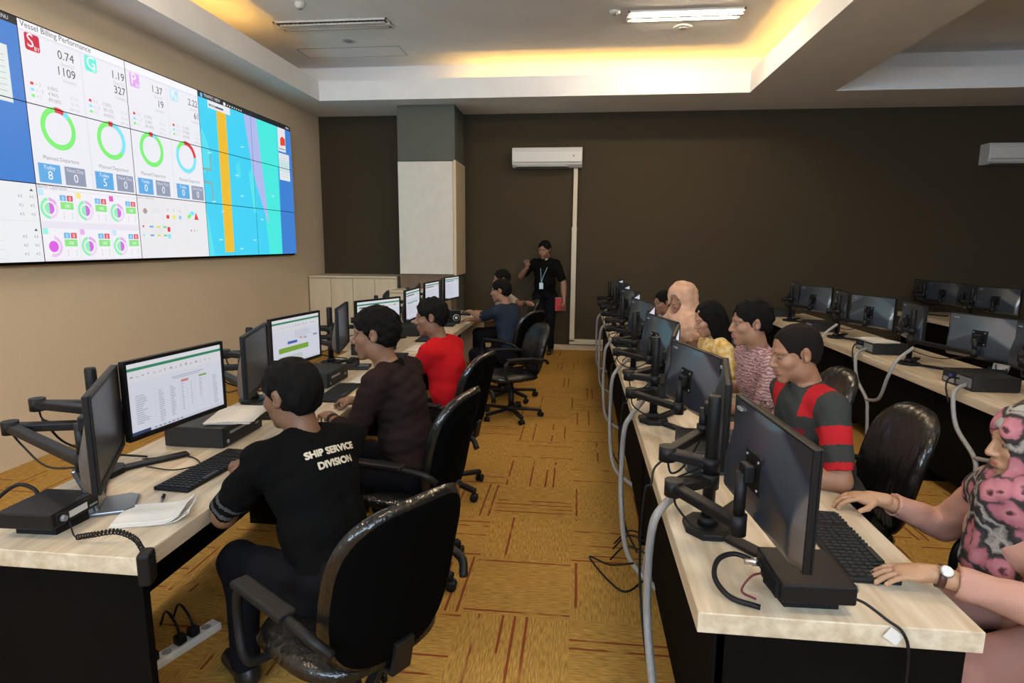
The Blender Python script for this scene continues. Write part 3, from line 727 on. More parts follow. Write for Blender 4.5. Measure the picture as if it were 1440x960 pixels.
f3 = [3.70, 5.10, 6.50, 7.90]
pos = ['at the frame edge', 'behind the polo shirt man', 'behind the batik shirt man', 'at the wall end']
for i, fy in enumerate(f3):
    fx = 2.70
    monitor('dark', (fx + .14, fy - .42 + (0 if i != 1 else -.22), 1.07), R(20), 'dark monitor on the third desk row ' + pos[i] + ', nearer of its pair')
    monitor('dark', (fx + .14, fy + .26, 1.07), R(-10), 'dark monitor on the third desk row ' + pos[i] + ', farther of its pair')
    stand((fx, fy), [(.14, -.42 + (0 if i != 1 else -.22), .32, R(20)), (.14, .26, .32, R(-10))], 'black dual monitor stand on the third desk row ' + pos[i], elbow=-.06, group='black stands on the third desk row')
    put(make_pc, 'pc', (2.76, fy + .62 - (.04 if i else 0), ZT), R(0), 'slim computer on the third desk row ' + pos[i], 'slim computers on the third desk row')
for i, fy in enumerate((6.55, 7.95, 9.0)):
    ps = ('nearer the frame edge', 'in the middle', 'close to the wall')[i]
    monitor('dark', (4.98, fy - .28, 1.07), R(20), 'dim monitor on the last desk row ' + ps + ', nearer of its pair')
    monitor('dark', (4.98, fy + .28, 1.07), R(-10), 'dim monitor on the last desk row ' + ps + ', farther of its pair')
    stand((4.86, fy), [(.12, -.28, .32, R(20)), (.12, .28, .32, R(-10))], 'black dual monitor stand on the last desk row ' + ps, elbow=-.06, group='black stands on the last desk row')
# own foot of the nearest dark monitor
bm = new(); P0 = Vector((-1.64, 1.87, ZT))
prism(bm, [(-.11, -.075), (.03, -.085), (.06, -.06), (.06, .06), (.03, .085), (-.11, .075)], 0, .014, M=Matrix.Translation(P0) @ Matrix.Rotation(R(30), 4, 'Z'), bev=.004)
bar(bm, P0 + Vector((-.05, -.02, .01)), P0 + Vector((-.10, -.05, .17)), .13, .018, .006)
tag(obj('tapered_stand', bm, gloss_black), 'glossy black tapered monitor foot on the desk beside the writing pad', 'monitor stand')

# radio sets
def radio(loc, rz, label):
    t = thing('radio_transceiver', label, 'radio', loc, rz)
    bm = new(); bx(bm, (-.095, -.10, .035), (.095, .10, .088), .006, seg=3); obj('casing', bm, black, t)
    bm = new(); prism(bm, [(-.07, -.06), (.07, -.06), (.085, .06), (-.085, .06)], 0, .036); obj('stand_bracket', bm, black_matte, t)
    bm = new(); bx(bm, (.094, -.085, .042), (.100, .085, .082), .002); bx(bm, (.0995, -.035, .05), (.1015, .04, .072), mi=1)
    for k in range(4): bx(bm, (.0995, .05 + .009 * k, .05), (.1025, .056 + .009 * k, .056), mi=2); 
    lathe(bm, [(.011, 0), (.009, .012)], 14, mi=2, M=Matrix.Translation((.10, -.062, .062)) @ Matrix.Rotation(R(90), 4, 'Y'))
    obj('control_panel', bm, [black, white_pl, grey_pl], t)
    bm = new()
    for k in range(12): bx(bm, (-.105, -.085 + .010 * k, .04), (-.094, -.081 + .010 * k, .083))
    lathe(bm, [(.012, 0), (.012, .02), (.009, .022), (.009, .04)], 12, mi=1, M=Matrix.Translation((-.10, .06, .06)) @ Matrix.Rotation(R(-90), 4, 'Y'))
    obj('heat_sink', bm, [black_matte, steel], t); return t
radio((-1.745, 1.70, ZT), R(2), 'black radio set on its bracket at the near end of the left desk')
radio((.635, 1.585, ZT), R(2), 'black radio set on its bracket under the nearest glossy monitor')
def cable(pts, r, mm, label, cat='cable', name='cable', group=None, seg=8):
    bm = new(); tube(bm, pts, r, seg); return tag(obj(name, bm, mm), label, cat, group)
cable([(-1.84, 1.76, .81), (-1.90, 1.80, .83), (-1.97, 1.80, .84), (-1.99, 1.72, .80), (-1.98, 1.64, .76)], .007, black, 'thick black aerial lead curving from the left radio set')
cable([(.525, 1.64, .81), (.47, 1.66, .82), (.42, 1.64, .81), (.40, 1.585, .785), (.43, 1.53, .763), (.50, 1.50, .758)], .0075, black, 'thick black aerial lead looping from the right radio set')
cable([(.53, 1.60, .80), (.50, 1.595, .79), (.47, 1.57, .76), (.50, 1.54, .756)], .003, mat('maroon_wire', (.12, .01, .02), .5), 'thin maroon wire behind the right radio set')
# coiled lead and hand microphone of the left radio
pts = []; A = [Vector(v) for v in ((-1.56, 1.60, .772), (-1.50, 1.60, .785), (-1.42, 1.60, .80), (-1.34, 1.575, .795), (-1.305, 1.56, .77))]
S_ = smooth_path(A, 40)
for i, p_ in enumerate(S_):
    a = i * .95; pts.append(p_ + Vector((0, math.cos(a) * .008, math.sin(a) * .008)))
bm = new(); tube(bm, pts, .0026, 5, sm=False); tube(bm, [(-1.64, 1.66, .80), (-1.60, 1.63, .765), (-1.56, 1.60, .772)], .0025, 6)
tag(obj('coiled_lead', bm, black), 'black coiled lead running from the left radio to the desk corner', 'cable')
t = thing('hand_microphone', 'black hand microphone hanging on the left desk corner', 'microphone', (-1.283, 1.545, .735), R(20))
bm = new(); bx(bm, (-.02, -.03, -.065), (.02, .03, .04), .012, seg=3); obj('microphone_body', bm, black, t)
bm = new()
for k in range(5): bx(bm, (.019, -.018, -.03 + .012 * k), (.0215, .018, -.025 + .012 * k))
obj('grille', bm, black_matte, t)
cable([(.735, 1.50, .80), (.76, 1.495, .79), (.80, 1.475, .765), (.835, 1.455, .74), (.85, 1.45, .66), (.85, 1.46, .4), (.84, 1.5, .05)], .004, black, 'black lead falling over the near edge of the right desk')
bm = new(); bx(bm, (-.02, -.001, -.016), (.02, .001, .016), .0, M=Matrix.Translation((.815, 1.462, .728)) @ Matrix.Rotation(R(35), 4, 'Y')); tag(obj('cable_tag', bm, paper), 'small white paper tag on the lead at the right desk edge', 'tag')

# paper things
def sheets(loc, rz, wx, wy, n, label, name='paper_stack', group=None, mm=paper, curl=0):
    bm = new()
    for k in range(n):
        a = random.uniform(-.12, .12) if n > 1 else 0; M = Matrix.Translation((random.uniform(-.012, .012) * (n > 1), random.uniform(-.012, .012) * (n > 1), k * .0035)) @ Matrix.Rotation(a, 4, 'Z')
        G = 8; V = [[bm.verts.new(M @ Vector((wx * (i / G - .5), wy * (j / G - .5), .002 + curl * max(0, j / G - .7) ** 2 * 1.2 + .002 * math.sin(i * 1.1 + k)))) for i in range(G + 1)] for j in range(G + 1)]
        B = [[bm.verts.new(v.co - Vector((0, 0, .002))) for v in r_] for r_ in V]
        for j in range(G):
            for i in range(G):
                bm.faces.new((V[j][i], V[j][i + 1], V[j + 1][i + 1], V[j + 1][i])); bm.faces.new((B[j][i], B[j + 1][i], B[j + 1][i + 1], B[j][i + 1]))
        for i in range(G):
            bm.faces.new((V[0][i], B[0][i], B[0][i + 1], V[0][i + 1])); bm.faces.new((V[G][i], V[G][i + 1], B[G][i + 1], B[G][i]))
            bm.faces.new((V[i][0], V[i + 1][0], B[i + 1][0], B[i][0])); bm.faces.new((V[i][G], B[i][G], B[i + 1][G], V[i + 1][G]))
    o = obj(name, bm, mm); o.location = loc; o.rotation_euler = (0, 0, rz); return tag(o, label, 'papers' if n > 1 else 'paper', group)
sheets((-1.65, 2.68, .85), R(15), .21, .29, 5, 'loose stack of papers lying on the computer beside the spreadsheet monitor')
o = sheets((-1.45, 1.81, ZT), R(-68), .15, .22, 4, 'open writing pad with a curled page on the near left desk', 'writing_pad', curl=.25)
o['category'] = 'notepad'
sheets((-1.42, 3.98, ZT), R(6), .21, .30, 3, 'white sheets on the desk in front of the man in dark brown')
sheets((-1.40, 5.22, ZT), R(-6), .21, .30, 3, 'white sheets on the desk in front of the man in red')
sheets((-1.42, 7.10, ZT), R(10), .21, .30, 2, 'white sheets on the desk near the man in blue')
sheets((2.72, 5.68, .85), R(10), .22, .30, 4, 'papers lying on the computer behind the man in red and grey')
sheets((2.80, 7.15, ZT), R(-12), .2, .28, 4, 'papers on the third desk row behind the man in batik')
sheets((4.95, 7.30, ZT), R(5), .2, .28, 3, 'papers on the dim last desk row')
sheets((.93, 3.05, ZT), R(20), .15, .21, 1, 'yellow envelope on the desk before the man in red and grey', 'envelope', mm=mat('manila', (.55, .36, .08), .7))
sheets((.80, 2.72, ZT), R(4), .2, .26, 2, 'white papers on the desk beside the edge-on black monitor')
sheets((2.35, 4.6, .002), R(30), .20, .26, 1, 'white sheet lying on the floor behind the wrapped chair')
t = thing('ballpoint_pen', 'silver and black ballpoint pen beside the keyboard on the near left desk', 'pen', (-1.50, 1.905, ZT + .006), R(118))
bm = new(); Mx = Matrix.Rotation(R(90), 4, 'Y'); lathe(bm, [(.001, -.07), (.0045, -.055), (.0055, 0), (.0055, .03)], 10, M=Mx); obj('barrel', bm, steel, t)
bm = new(); lathe(bm, [(.006, .03), (.006, .068), (.003, .07)], 10, M=Mx); bx(bm, (.03, -.001, .005), (.065, .001, .008)); obj('pen_cap', bm, black, t)
# pen holder with a card
t = thing('pen_holder', 'black mesh pen holder with a white card in it on the third desk row', 'pen holder', (2.93, 4.42, ZT), R(-30))
bm = new(); bx(bm, (-.05, -.05, 0), (.05, .05, .006)); 
for s in (-1, 1): bx(bm, (-.05, s * .05 - .002, 0), (.05, s * .05 + .002, .115)); bx(bm, (s * .05 - .002, -.05, 0), (s * .05 + .002, .05, .115))
obj('holder', bm, black, t)
bm = new(); bx(bm, (-.045, .01, .01), (.06, .013, .22), .0, M=Matrix.Rotation(R(8), 4, 'Y')); tag(obj('card', bm, paper), 'white card standing in the black pen holder', 'card').location = (2.93, 4.42, ZT)
for k, (a, b_) in enumerate(((-.02, -.03), (.025, -.02))):
    bm = new(); tube(bm, [(2.93 + a, 4.42 + b_, .76), (2.93 + a * 2.4, 4.42 + b_ * 1.6, .90)], .004, 8, sm=False)
    tag(obj('pen', bm, (black, grey_pl)[k]), ('black pen', 'grey pen')[k] + ' standing in the mesh pen holder', 'pen')
# small speaker and mug on the far end of the left row
t = thing('desk_speaker', 'small black speaker box with a pale ring beside the far monitors', 'speaker', (-1.46, 6.98, ZT), R(-60))
bm = new(); bx(bm, (-.06, -.06, 0), (.06, .06, .16), .006); obj('cabinet', bm, black, t)
bm = new(); bmesh.ops.create_cone(bm, cap_ends=False, segments=20, radius1=.042, radius2=.036, depth=.006, matrix=Matrix.Translation((.062, 0, .075)) @ Matrix.Rotation(R(90), 4, 'Y')); bmesh.ops.create_cone(bm, cap_ends=True, segments=20, radius1=.02, radius2=.012, depth=.006, matrix=Matrix.Translation((.061, 0, .075)) @ Matrix.Rotation(R(90), 4, 'Y')); obj('driver_ring', bm, white_pl, t)
# phone-like modules near the desk stands of the left row
for k, (x, y, lb) in enumerate(((-1.66, 3.02, 'man in dark brown'), (-1.66, 4.32, 'man in red'))):
    t = thing('desk_phone', 'dark desk telephone by the near dark monitor of the ' + lb, 'telephone', (x, y, ZT), R(10))
    bm = new(); prism(bm, [(-.09, -.08), (.09, -.08), (.09, .08), (-.09, .08)], 0, .02, bev=.005); bx(bm, (-.085, -.075, .018), (0, .075, .05), .008); obj('base', bm, pc_grey, t)
    bm = new(); bx(bm, (-.075, -.075, .05), (-.03, .075, .075), .01, seg=3); obj('handset', bm, black, t)
    bm = new()
    for a in range(4):
        for b_ in range(3): bx(bm, (.01 + .018 * a, -.03 + .02 * b_, .019), (.022 + .018 * a, -.016 + .02 * b_, .024))
    obj('buttons', bm, grey_pl, t)
# grey cable sleeves hanging from the desks
def sleeve(pts, label, group, r=.013):
    return cable(pts, r, conduit, label, 'cable sleeve', 'cable_sleeve', group, 10)
Xe = .30
sleeve([(.50, 2.28, .80), (.40, 2.15, .80), (.315, 2.04, .775), (.285, 2.03, .70), (.28, 2.05, .5), (.285, 2.0, .3), (.30, 1.75, .1), (.30, 1.55, .03)], 'grey cable sleeve drooping over the desk edge before the woman in pink', 'grey cable sleeves on the aisle desk row', .015)
for i, fy in enumerate(f2[1:]):
    s = 1 if i == 0 else .85
    sleeve([(.47, fy + .40, .83), (.39, fy + .22, .80), (.31, fy + .02, .77), (.275, fy + .0, .70), (.27, fy + .04, .5), (.27, fy - .03, .28), (.29, fy - .35, .14), (.42, fy - .6, .10)], 'grey cable sleeve over the desk edge before ' + who2[i + 1], 'grey cable sleeves on the aisle desk row', .014)
for i, fy in enumerate(f2):
    cable([(.56, fy + .52, .80), (.44, fy + .60, .79), (.34, fy + .46, .79), (.31, fy + .35, .755), (.285, fy + .34, .72), (.275, fy + .3, .4), (.30, fy + .1, .12), (.36, fy - .1, .03)], .005, black, 'thin black cable beside the grey sleeve before ' + who2[i], group='thin black cables on the aisle desk row')
    cable([(.50, fy + .16, .93), (.38, fy + .30, .80), (.40, fy + .42, .757), (.52, fy + .48, .757), (.60, fy + .45, .79)], .004, black, 'thin black lead looping on the desk before ' + who2[i], group='monitor leads on the aisle desk row')
cable([(.275, 2.50, .30), (.20, 2.9, .06), (.10, 3.05, .012), (.25, 2.75, .01), (.38, 2.85, .02)], .005, black, 'black cable looping out over the carpet beside the right desk row')
for i, fy in enumerate(f3[:3]):
    lb = pos[i]
    sleeve([(2.60, fy + .50, .79), (2.50, fy + .42, .775), (2.46, fy + .38, .72), (2.455, fy + .30, .55), (2.455, fy + .10, .42), (2.455, fy + .06, .3), (2.46, fy + .02, .02)], 'grey sleeve falling behind the third desk row ' + lb, 'grey cable sleeves on the third desk row', .014)
    sleeve([(2.62, fy - .20, .92), (2.50, fy - .22, .82), (2.455, fy - .20, .68), (2.455, fy - .10, .48), (2.455, fy + .10, .415)], 'short grey forking sleeve on the third desk row ' + lb, 'forked grey sleeves on the third desk row', .013)
    cable([(2.62, fy + .60, .81), (2.53, fy + .56, .82), (2.49, fy + .52, .77), (2.46, fy + .42, .68)], .006, black, 'black leads behind the computer on the third desk row ' + lb, group='computer leads on the third desk row')
for i, fy in enumerate(f1[:3]):
    cable([(SX1 - .26, fy + .02, .97), (SX1 - .24, fy + .10, .84), (SX1 - .10, fy + .16, .78), (SX1 + .05, fy + .2, .757)], .005, black, 'thin black lead hanging from the monitor arm before ' + who1[i], group='leads hanging from the left row arms')
cable([(-1.88, 2.30, .757), (-1.72, 2.36, .757), (-1.60, 2.28, .757), (-1.66, 2.20, .757), (-1.80, 2.22, .757)], .003, black, 'thin black mouse lead curled on the near left desk')
# power strips and floor boxes
def strip_(loc, rz, label):
    t = thing('power_strip', label, 'power strip', loc, rz)
    bm = new(); bx(bm, (-.17, -.03, 0), (.17, .03, .035), .006); obj('housing', bm, white_pl, t)
    bm = new()
    for k in range(5): lathe(bm, [(.019, .034), (.019, .0365)], 14, M=Matrix.Translation((-.125 + .06 * k, 0, 0)))
    obj('socket', bm, grey_pl, t)
    for k in (0, 2, 3):
        bm = new(); bx(bm, (-.145 + .06 * k, -.02, .036), (-.105 + .06 * k, .02, .075), .006); tube(bm, [(-.125 + .06 * k, 0, .07), (-.125 + .06 * k, .02, .12), (-.10 + .06 * k, .12, .13), (-.08 + .06 * k, .2, .03)], .005, 6); obj('plug', bm, black, t)
strip_((-1.62, 2.10, 0), R(70), 'white power strip with black plugs on the floor under the near left desk')
strip_((.42, 3.05, 0), R(80), 'white power strip on the floor under the aisle side of the right desks')

# ------------------------------------------------------------------ chairs
def pad(bm, M, a, b, ex, tf, tb, bend, n=40, k=9, m_f=0, m_b=0):
    """a cushion in a plane: half sizes a, b; thickness tf / tb to each side; bend(p, q) lifts along the normal"""
    def P(r, th, side):
        c, s = math.cos(th), math.sin(th)
        p = a * math.copysign(abs(c) ** (2 / ex), c) * r; q_ = b * math.copysign(abs(s) ** (2 / ex), s) * r
        h = max(0, 1 - r ** 5) ** .5 * (tf if side > 0 else -tb)
        return M @ Vector((p, q_, h + bend(p / a, q_ / b)))
    rs = [(i / k) ** .7 for i in range(1, k + 1)]
    rim = None
    for side in (1, -1):
        c = bm.verts.new(P(0, 0, side)); prev = None
        for i, r_ in enumerate(rs):
            if i == k - 1 and rim is not None: ring = rim
            else: ring = [bm.verts.new(P(r_, 2 * math.pi * j / n, side)) for j in range(n)]
            if i == k - 1: rim = ring
            for j in range(n):
                q4 = (c, ring[j], ring[(j + 1) % n]) if prev is None else (prev[j], ring[j], ring[(j + 1) % n], prev[(j + 1) % n])
                f = bm.faces.new(q4 if side > 0 else q4[::-1]); f.smooth = True; f.material_index = m_f if (side > 0 or i >= k - 1) else m_b
            prev = ring
def make_chair(label, group):
    t = thing('office_chair', label, 'office chair', (0, 0, 0), 0, group)
    bm = new(); pad(bm, Matrix.Translation((.01, 0, .45)), .25, .255, 3.2, .055, .03, lambda p, q_: .012 * q_ * q_ - .02 * max(0, p) ** 3, m_f=0, m_b=1)
    obj('seat', bm, [wrap, shell_m], t)
    # backrest plane: p across (y), q up, normal forward (+x), tilted back
    tl = R(10); X = Vector((0, 1, 0)); Y = Vector((-math.sin(tl), 0, math.cos(tl))); Z = X.cross(Y)
    M = Matrix((X, Y, Z)).transposed().to_4x4(); M.translation = (-.27, 0, .735)
    bm = new(); pad(bm, M, .255, .285, 3.0, .05, .035, lambda p, q_: .045 * p * p - .02 * (q_ + .35) ** 2 + .0, m_f=0, m_b=1)
    obj('backrest', bm, [wrap, shell_m], t)
    bm = new(); bar(bm, (-.10, 0, .405), (-.255, 0, .42), .07, .018); bar(bm, (-.25, 0, .415), (-.275, 0, .53), .07, .018); obj('back_bracket', bm, black, t)
    for s in (-1, 1):
        bm = new(); y = s * .285
        tube(bm, [(.12, s * .20, .41), (.13, y, .43), (.17, y, .55), (.15, y, .655), (.05, y, .675), (-.14, y, .675), (-.24, y * .98, .66), (-.28, s * .25, .62)], .015, 10)
        ar = obj('armrest', bm, black, t)
        bm = new(); bx(bm, (-.13, y - .03, .675), (.15, y + .03, .70), .01, seg=3); obj('arm_pad', bm, black, ar)
    bm = new(); lathe(bm, [(.03, .10), (.03, .25), (.022, .26), (.022, .40)], 16); bx(bm, (-.1, -.08, .39), (.1, .08, .42), .006); tube(bm, [(0, -.06, .40), (.02, -.2, .40)], .007, 8, sm=False); obj('gas_column', bm, black, t)
    bm = new(); lathe(bm, [(.045, .07), (.045, .12), (.03, .13)], 16)
    for k in range(5):
        a = 2 * math.pi * k / 5 + .3; bar(bm, (.03 * math.cos(a), .03 * math.sin(a), .095), (.30 * math.cos(a), .30 * math.sin(a), .075), .045, .028, .008)
    base = obj('star_base', bm, black, t)
    for k in range(5):
        a = 2 * math.pi * k / 5 + .3; c = Vector((.295 * math.cos(a), .295 * math.sin(a), 0)); bm = new()
        for s in (-1, 1):
            Mx = Matrix.Translation(c + Vector((0, 0, .028))) @ Matrix.Rotation(a + .6, 4, 'Z') @ Matrix.Translation((0, s * .015, 0)) @ Matrix.Rotation(R(90), 4, 'X')
            lathe(bm, [(.015, -.009), (.027, -.007), (.027, .007), (.015, .009)], 16, M=Mx)
        bx(bm, (-.012, -.006, .02), (.012, .006, .075), .003, M=Matrix.Translation(c) @ Matrix.Rotation(a + .6, 4, 'Z'))
        obj('caster', bm, black, base)
    return t
def chair(x, y, phi, label): return put(make_chair, 'chair', (x, y, 0), R(phi), label, 'black office chairs wrapped in clear plastic')

# ------------------------------------------------------------------ people: distance-field bodies
def unit(v): v = np.asarray(v, float); return v / (np.linalg.norm(v) + 1e-12)
def V3(*a): return np.array(a, float)
class Prim:
    __slots__ = ('t', 'a', 'b', 'r', 's', 'Rm', 'tag', 'k', 'clip', 'lo', 'hi')
def cone(a, b, ra, rb, tag=0, k=.02, clip=()):
    p = Prim(); p.t = 'C'; p.a = np.array(a, float); p.b = np.array(b, float); p.r = ra; p.s = rb; p.tag = tag; p.k = k; p.clip = clip
    m_ = max(ra, rb); p.lo = np.minimum(p.a, p.b) - m_; p.hi = np.maximum(p.a, p.b) + m_; return p
def ell(c, r, Rm=None, tag=0, k=.02, clip=()):
    p = Prim(); p.t = 'E'; p.a = np.array(c, float); p.r = np.array(r, float); p.Rm = np.eye(3) if Rm is None else np.asarray(Rm, float); p.tag = tag; p.k = k; p.clip = clip
    m_ = np.sqrt(((p.Rm * p.r) ** 2).sum(1)); p.lo = p.a - m_; p.hi = p.a + m_; return p
def sd(p, X):
    if p.t == 'C':
        ba = p.b - p.a; pa = X - p.a; h = np.clip(pa @ ba / (ba @ ba + 1e-12), 0, 1)
        d = np.linalg.norm(pa - h[..., None] * ba, axis=-1) - (p.r + (p.s - p.r) * h)
    else:
        q = (X - p.a) @ p.Rm; k0 = np.linalg.norm(q / p.r, axis=-1); k1 = np.linalg.norm(q / p.r ** 2, axis=-1)
        d = k0 * (k0 - 1) / np.maximum(k1, 1e-9)
    for n, c in p.clip: d = np.maximum(d, X @ np.asarray(n, float) - c)
    return d
def sdf_mesh(prims, res, subs=(), noise=None, cuts=()):
    """surface-net mesh of the smooth union of prims minus subs; returns vertices, quads, face tags"""
    lo = np.min([p.lo for p in prims], 0) - 3 * res; hi = np.max([p.hi for p in prims], 0) + 3 * res
    n = np.ceil((hi - lo) / res).astype(int) + 1
    F = np.full(n, .06, np.float64); pad_ = .045
    ax = [lo[i] + res * np.arange(n[i]) for i in range(3)]
    def box(p, e):
        i0 = np.maximum(((p.lo - e - lo) / res).astype(int), 0); i1 = np.minimum(((p.hi + e - lo) / res).astype(int) + 2, n)
        sl = tuple(slice(a, b) for a, b in zip(i0, i1))
        X = np.stack(np.meshgrid(*[ax[i][sl[i]] for i in range(3)], indexing='ij'), -1); return sl, X
    for p in prims:
        sl, X = box(p, pad_)
        if 0 in X.shape: continue
        d = sd(p, X); f = F[sl]; h = np.clip(.5 + .5 * (f - d) / p.k, 0, 1)
        F[sl] = f * (1 - h) + d * h - p.k * h * (1 - h)
    for p in subs:
        sl, X = box(p, pad_)
        if 0 in X.shape: continue
        d = -sd(p, X); f = F[sl]; k = p.k; h = np.clip(.5 - .5 * (f - d) / k, 0, 1)
        F[sl] = f * (1 - h) + d * h + k * h * (1 - h)
    if noise is not None or cuts:
        X = np.stack(np.meshgrid(*ax, indexing='ij'), -1)
        if noise is not None: F = F + noise(X)
        for nn, c in cuts: F = np.maximum(F, X @ np.asarray(nn, float) - (c(X) if callable(c) else c))
    S = F < 0
    A = np.zeros(tuple(n - 1) + (3,)); W = np.zeros(tuple(n - 1))
    for a in range(3):
        o1, o2 = [i for i in range(3) if i != a]
        for u in (0, 1):
            for v in (0, 1):
                s0 = [None] * 3; s1 = [None] * 3
                s0[a] = slice(0, -1); s1[a] = slice(1, None)
                for o, q_ in ((o1, u), (o2, v)): s0[o] = s1[o] = slice(q_, n[o] - 1 + q_)
                f0 = F[tuple(s0)]; f1 = F[tuple(s1)]; cr = (f0 < 0) != (f1 < 0)
                t = np.where(cr, f0 / np.where(cr, f0 - f1, 1), 0)
                W += cr; A[..., a] += t * cr; A[..., o1] += u * cr; A[..., o2] += v * cr
    act = W > 0; idx = -np.ones(act.shape, int); idx[act] = np.arange(act.sum())
    cell = np.argwhere(act); Vx = lo + res * (cell + A[act] / W[act][:, None])
    quads = []
    for a in range(3):
        o1, o2 = (a + 1) % 3, (a + 2) % 3
        s0 = [slice(1, -1)] * 3; s1 = [slice(1, -1)] * 3; s0[a] = slice(0, -1); s1[a] = slice(1, None)
        i0 = S[tuple(s0)]; i1 = S[tuple(s1)]; cr = np.argwhere(i0 != i1)
        if not len(cr): continue
        fl = i0[tuple(cr.T)]; base = cr.copy()
        for o in (o1, o2): base[:, o] += 1
        def cid(d1, d2):
            q_ = base.copy(); q_[:, o1] -= d1; q_[:, o2] -= d2; return idx[tuple(q_.T)]
        Q = np.stack([cid(1, 1), cid(0, 1), cid(0, 0), cid(1, 0)], 1)
        Q[~fl] = Q[~fl][:, ::-1]; quads.append(Q)
    Q = np.concatenate(quads); Q = Q[(Q >= 0).all(1)]
    C = Vx[Q].mean(1); best = np.full(len(C), 1e9); tg = np.zeros(len(C), int)
    if len({p.tag for p in prims}) > 1:
        for p in prims:
            d = sd(p, C); mk = d < best - 1e-6; best[mk] = d[mk]; tg[mk] = p.tag
    else: tg[:] = prims[0].tag
    return Vx, Q, tg
def wob(seed, amp, freq, n=6, stretch=(1, 1, 1)):
    r_ = np.random.RandomState(seed); D = r_.randn(n, 3) * np.array(stretch); D = D / np.linalg.norm(D, axis=1)[:, None] * freq * r_.uniform(.6, 1.5, (n, 1)); ph = r_.uniform(0, 6.28, n)
    return lambda X: amp * sum(np.sin(X @ D[i] + ph[i]) for i in range(n)) / n ** .5
def mesh_obj(name, parts, mats, parent, origin):
    """parts: list of (V, Q, tags); all become one mesh, in coordinates relative to origin"""
    Vs, Fs, Ts = [], [], []; k = 0
    for Vx, Q, tg in parts:
        Vs.append(np.asarray(Vx) - origin); Fs += [tuple(int(i) + k for i in f) for f in Q]; Ts += list(tg); k += len(Vx)
    Vs = np.concatenate(Vs); me = bpy.data.meshes.new(name); me.from_pydata([tuple(v) for v in Vs], [], Fs)
    for mm in mats: me.materials.append(mm)
    me.polygons.foreach_set('material_index', np.array(Ts, np.int32)); me.polygons.foreach_set('use_smooth', np.ones(len(Fs), bool)); me.update()
    return link(name, me, parent)
def sphere_part(c, r, tag, n=10):
    V_, Q = [], []
    for i in range(n + 1):
        th = math.pi * i / n
        for j in range(2 * n): V_.append((c[0] + r * math.sin(th) * math.cos(math.pi * j / n), c[1] + r * math.sin(th) * math.sin(math.pi * j / n), c[2] + r * math.cos(th)))
    for i in range(n):
        for j in range(2 * n): Q.append((i * 2 * n + j, (i + 1) * 2 * n + j, (i + 1) * 2 * n + (j + 1) % (2 * n), i * 2 * n + (j + 1) % (2 * n)))
    return np.array(V_), Q, [tag] * len(Q)
SKIN, LIP, EYEW, EYED, BROW, NAIL = 0, 1, 2, 3, 4, 5
def skin_set(name, col):
    lip = (col[0] * .75, col[1] * .45, col[2] * .5)
    m_ = mat(name, col, .48, bump=.08, scale=140, var=.06, spec=.35); m_.node_tree.nodes['Principled BSDF'].inputs['Subsurface Weight'].default_value = .06
    m_.node_tree.nodes['Principled BSDF'].inputs['Subsurface Radius'].default_value = (.02, .008, .004)
    return [m_, mat(name + '_lip', lip, .4), mat('eye_white', (.16, .14, .125), .7, spec=.1), mat('eye_dark', (.010, .006, .004), .3), mat('brow_hair', (.012, .008, .006), .7), mat(name + '_nail', tuple(min(1, c * 1.35) for c in col), .3)]
HEADS = {}
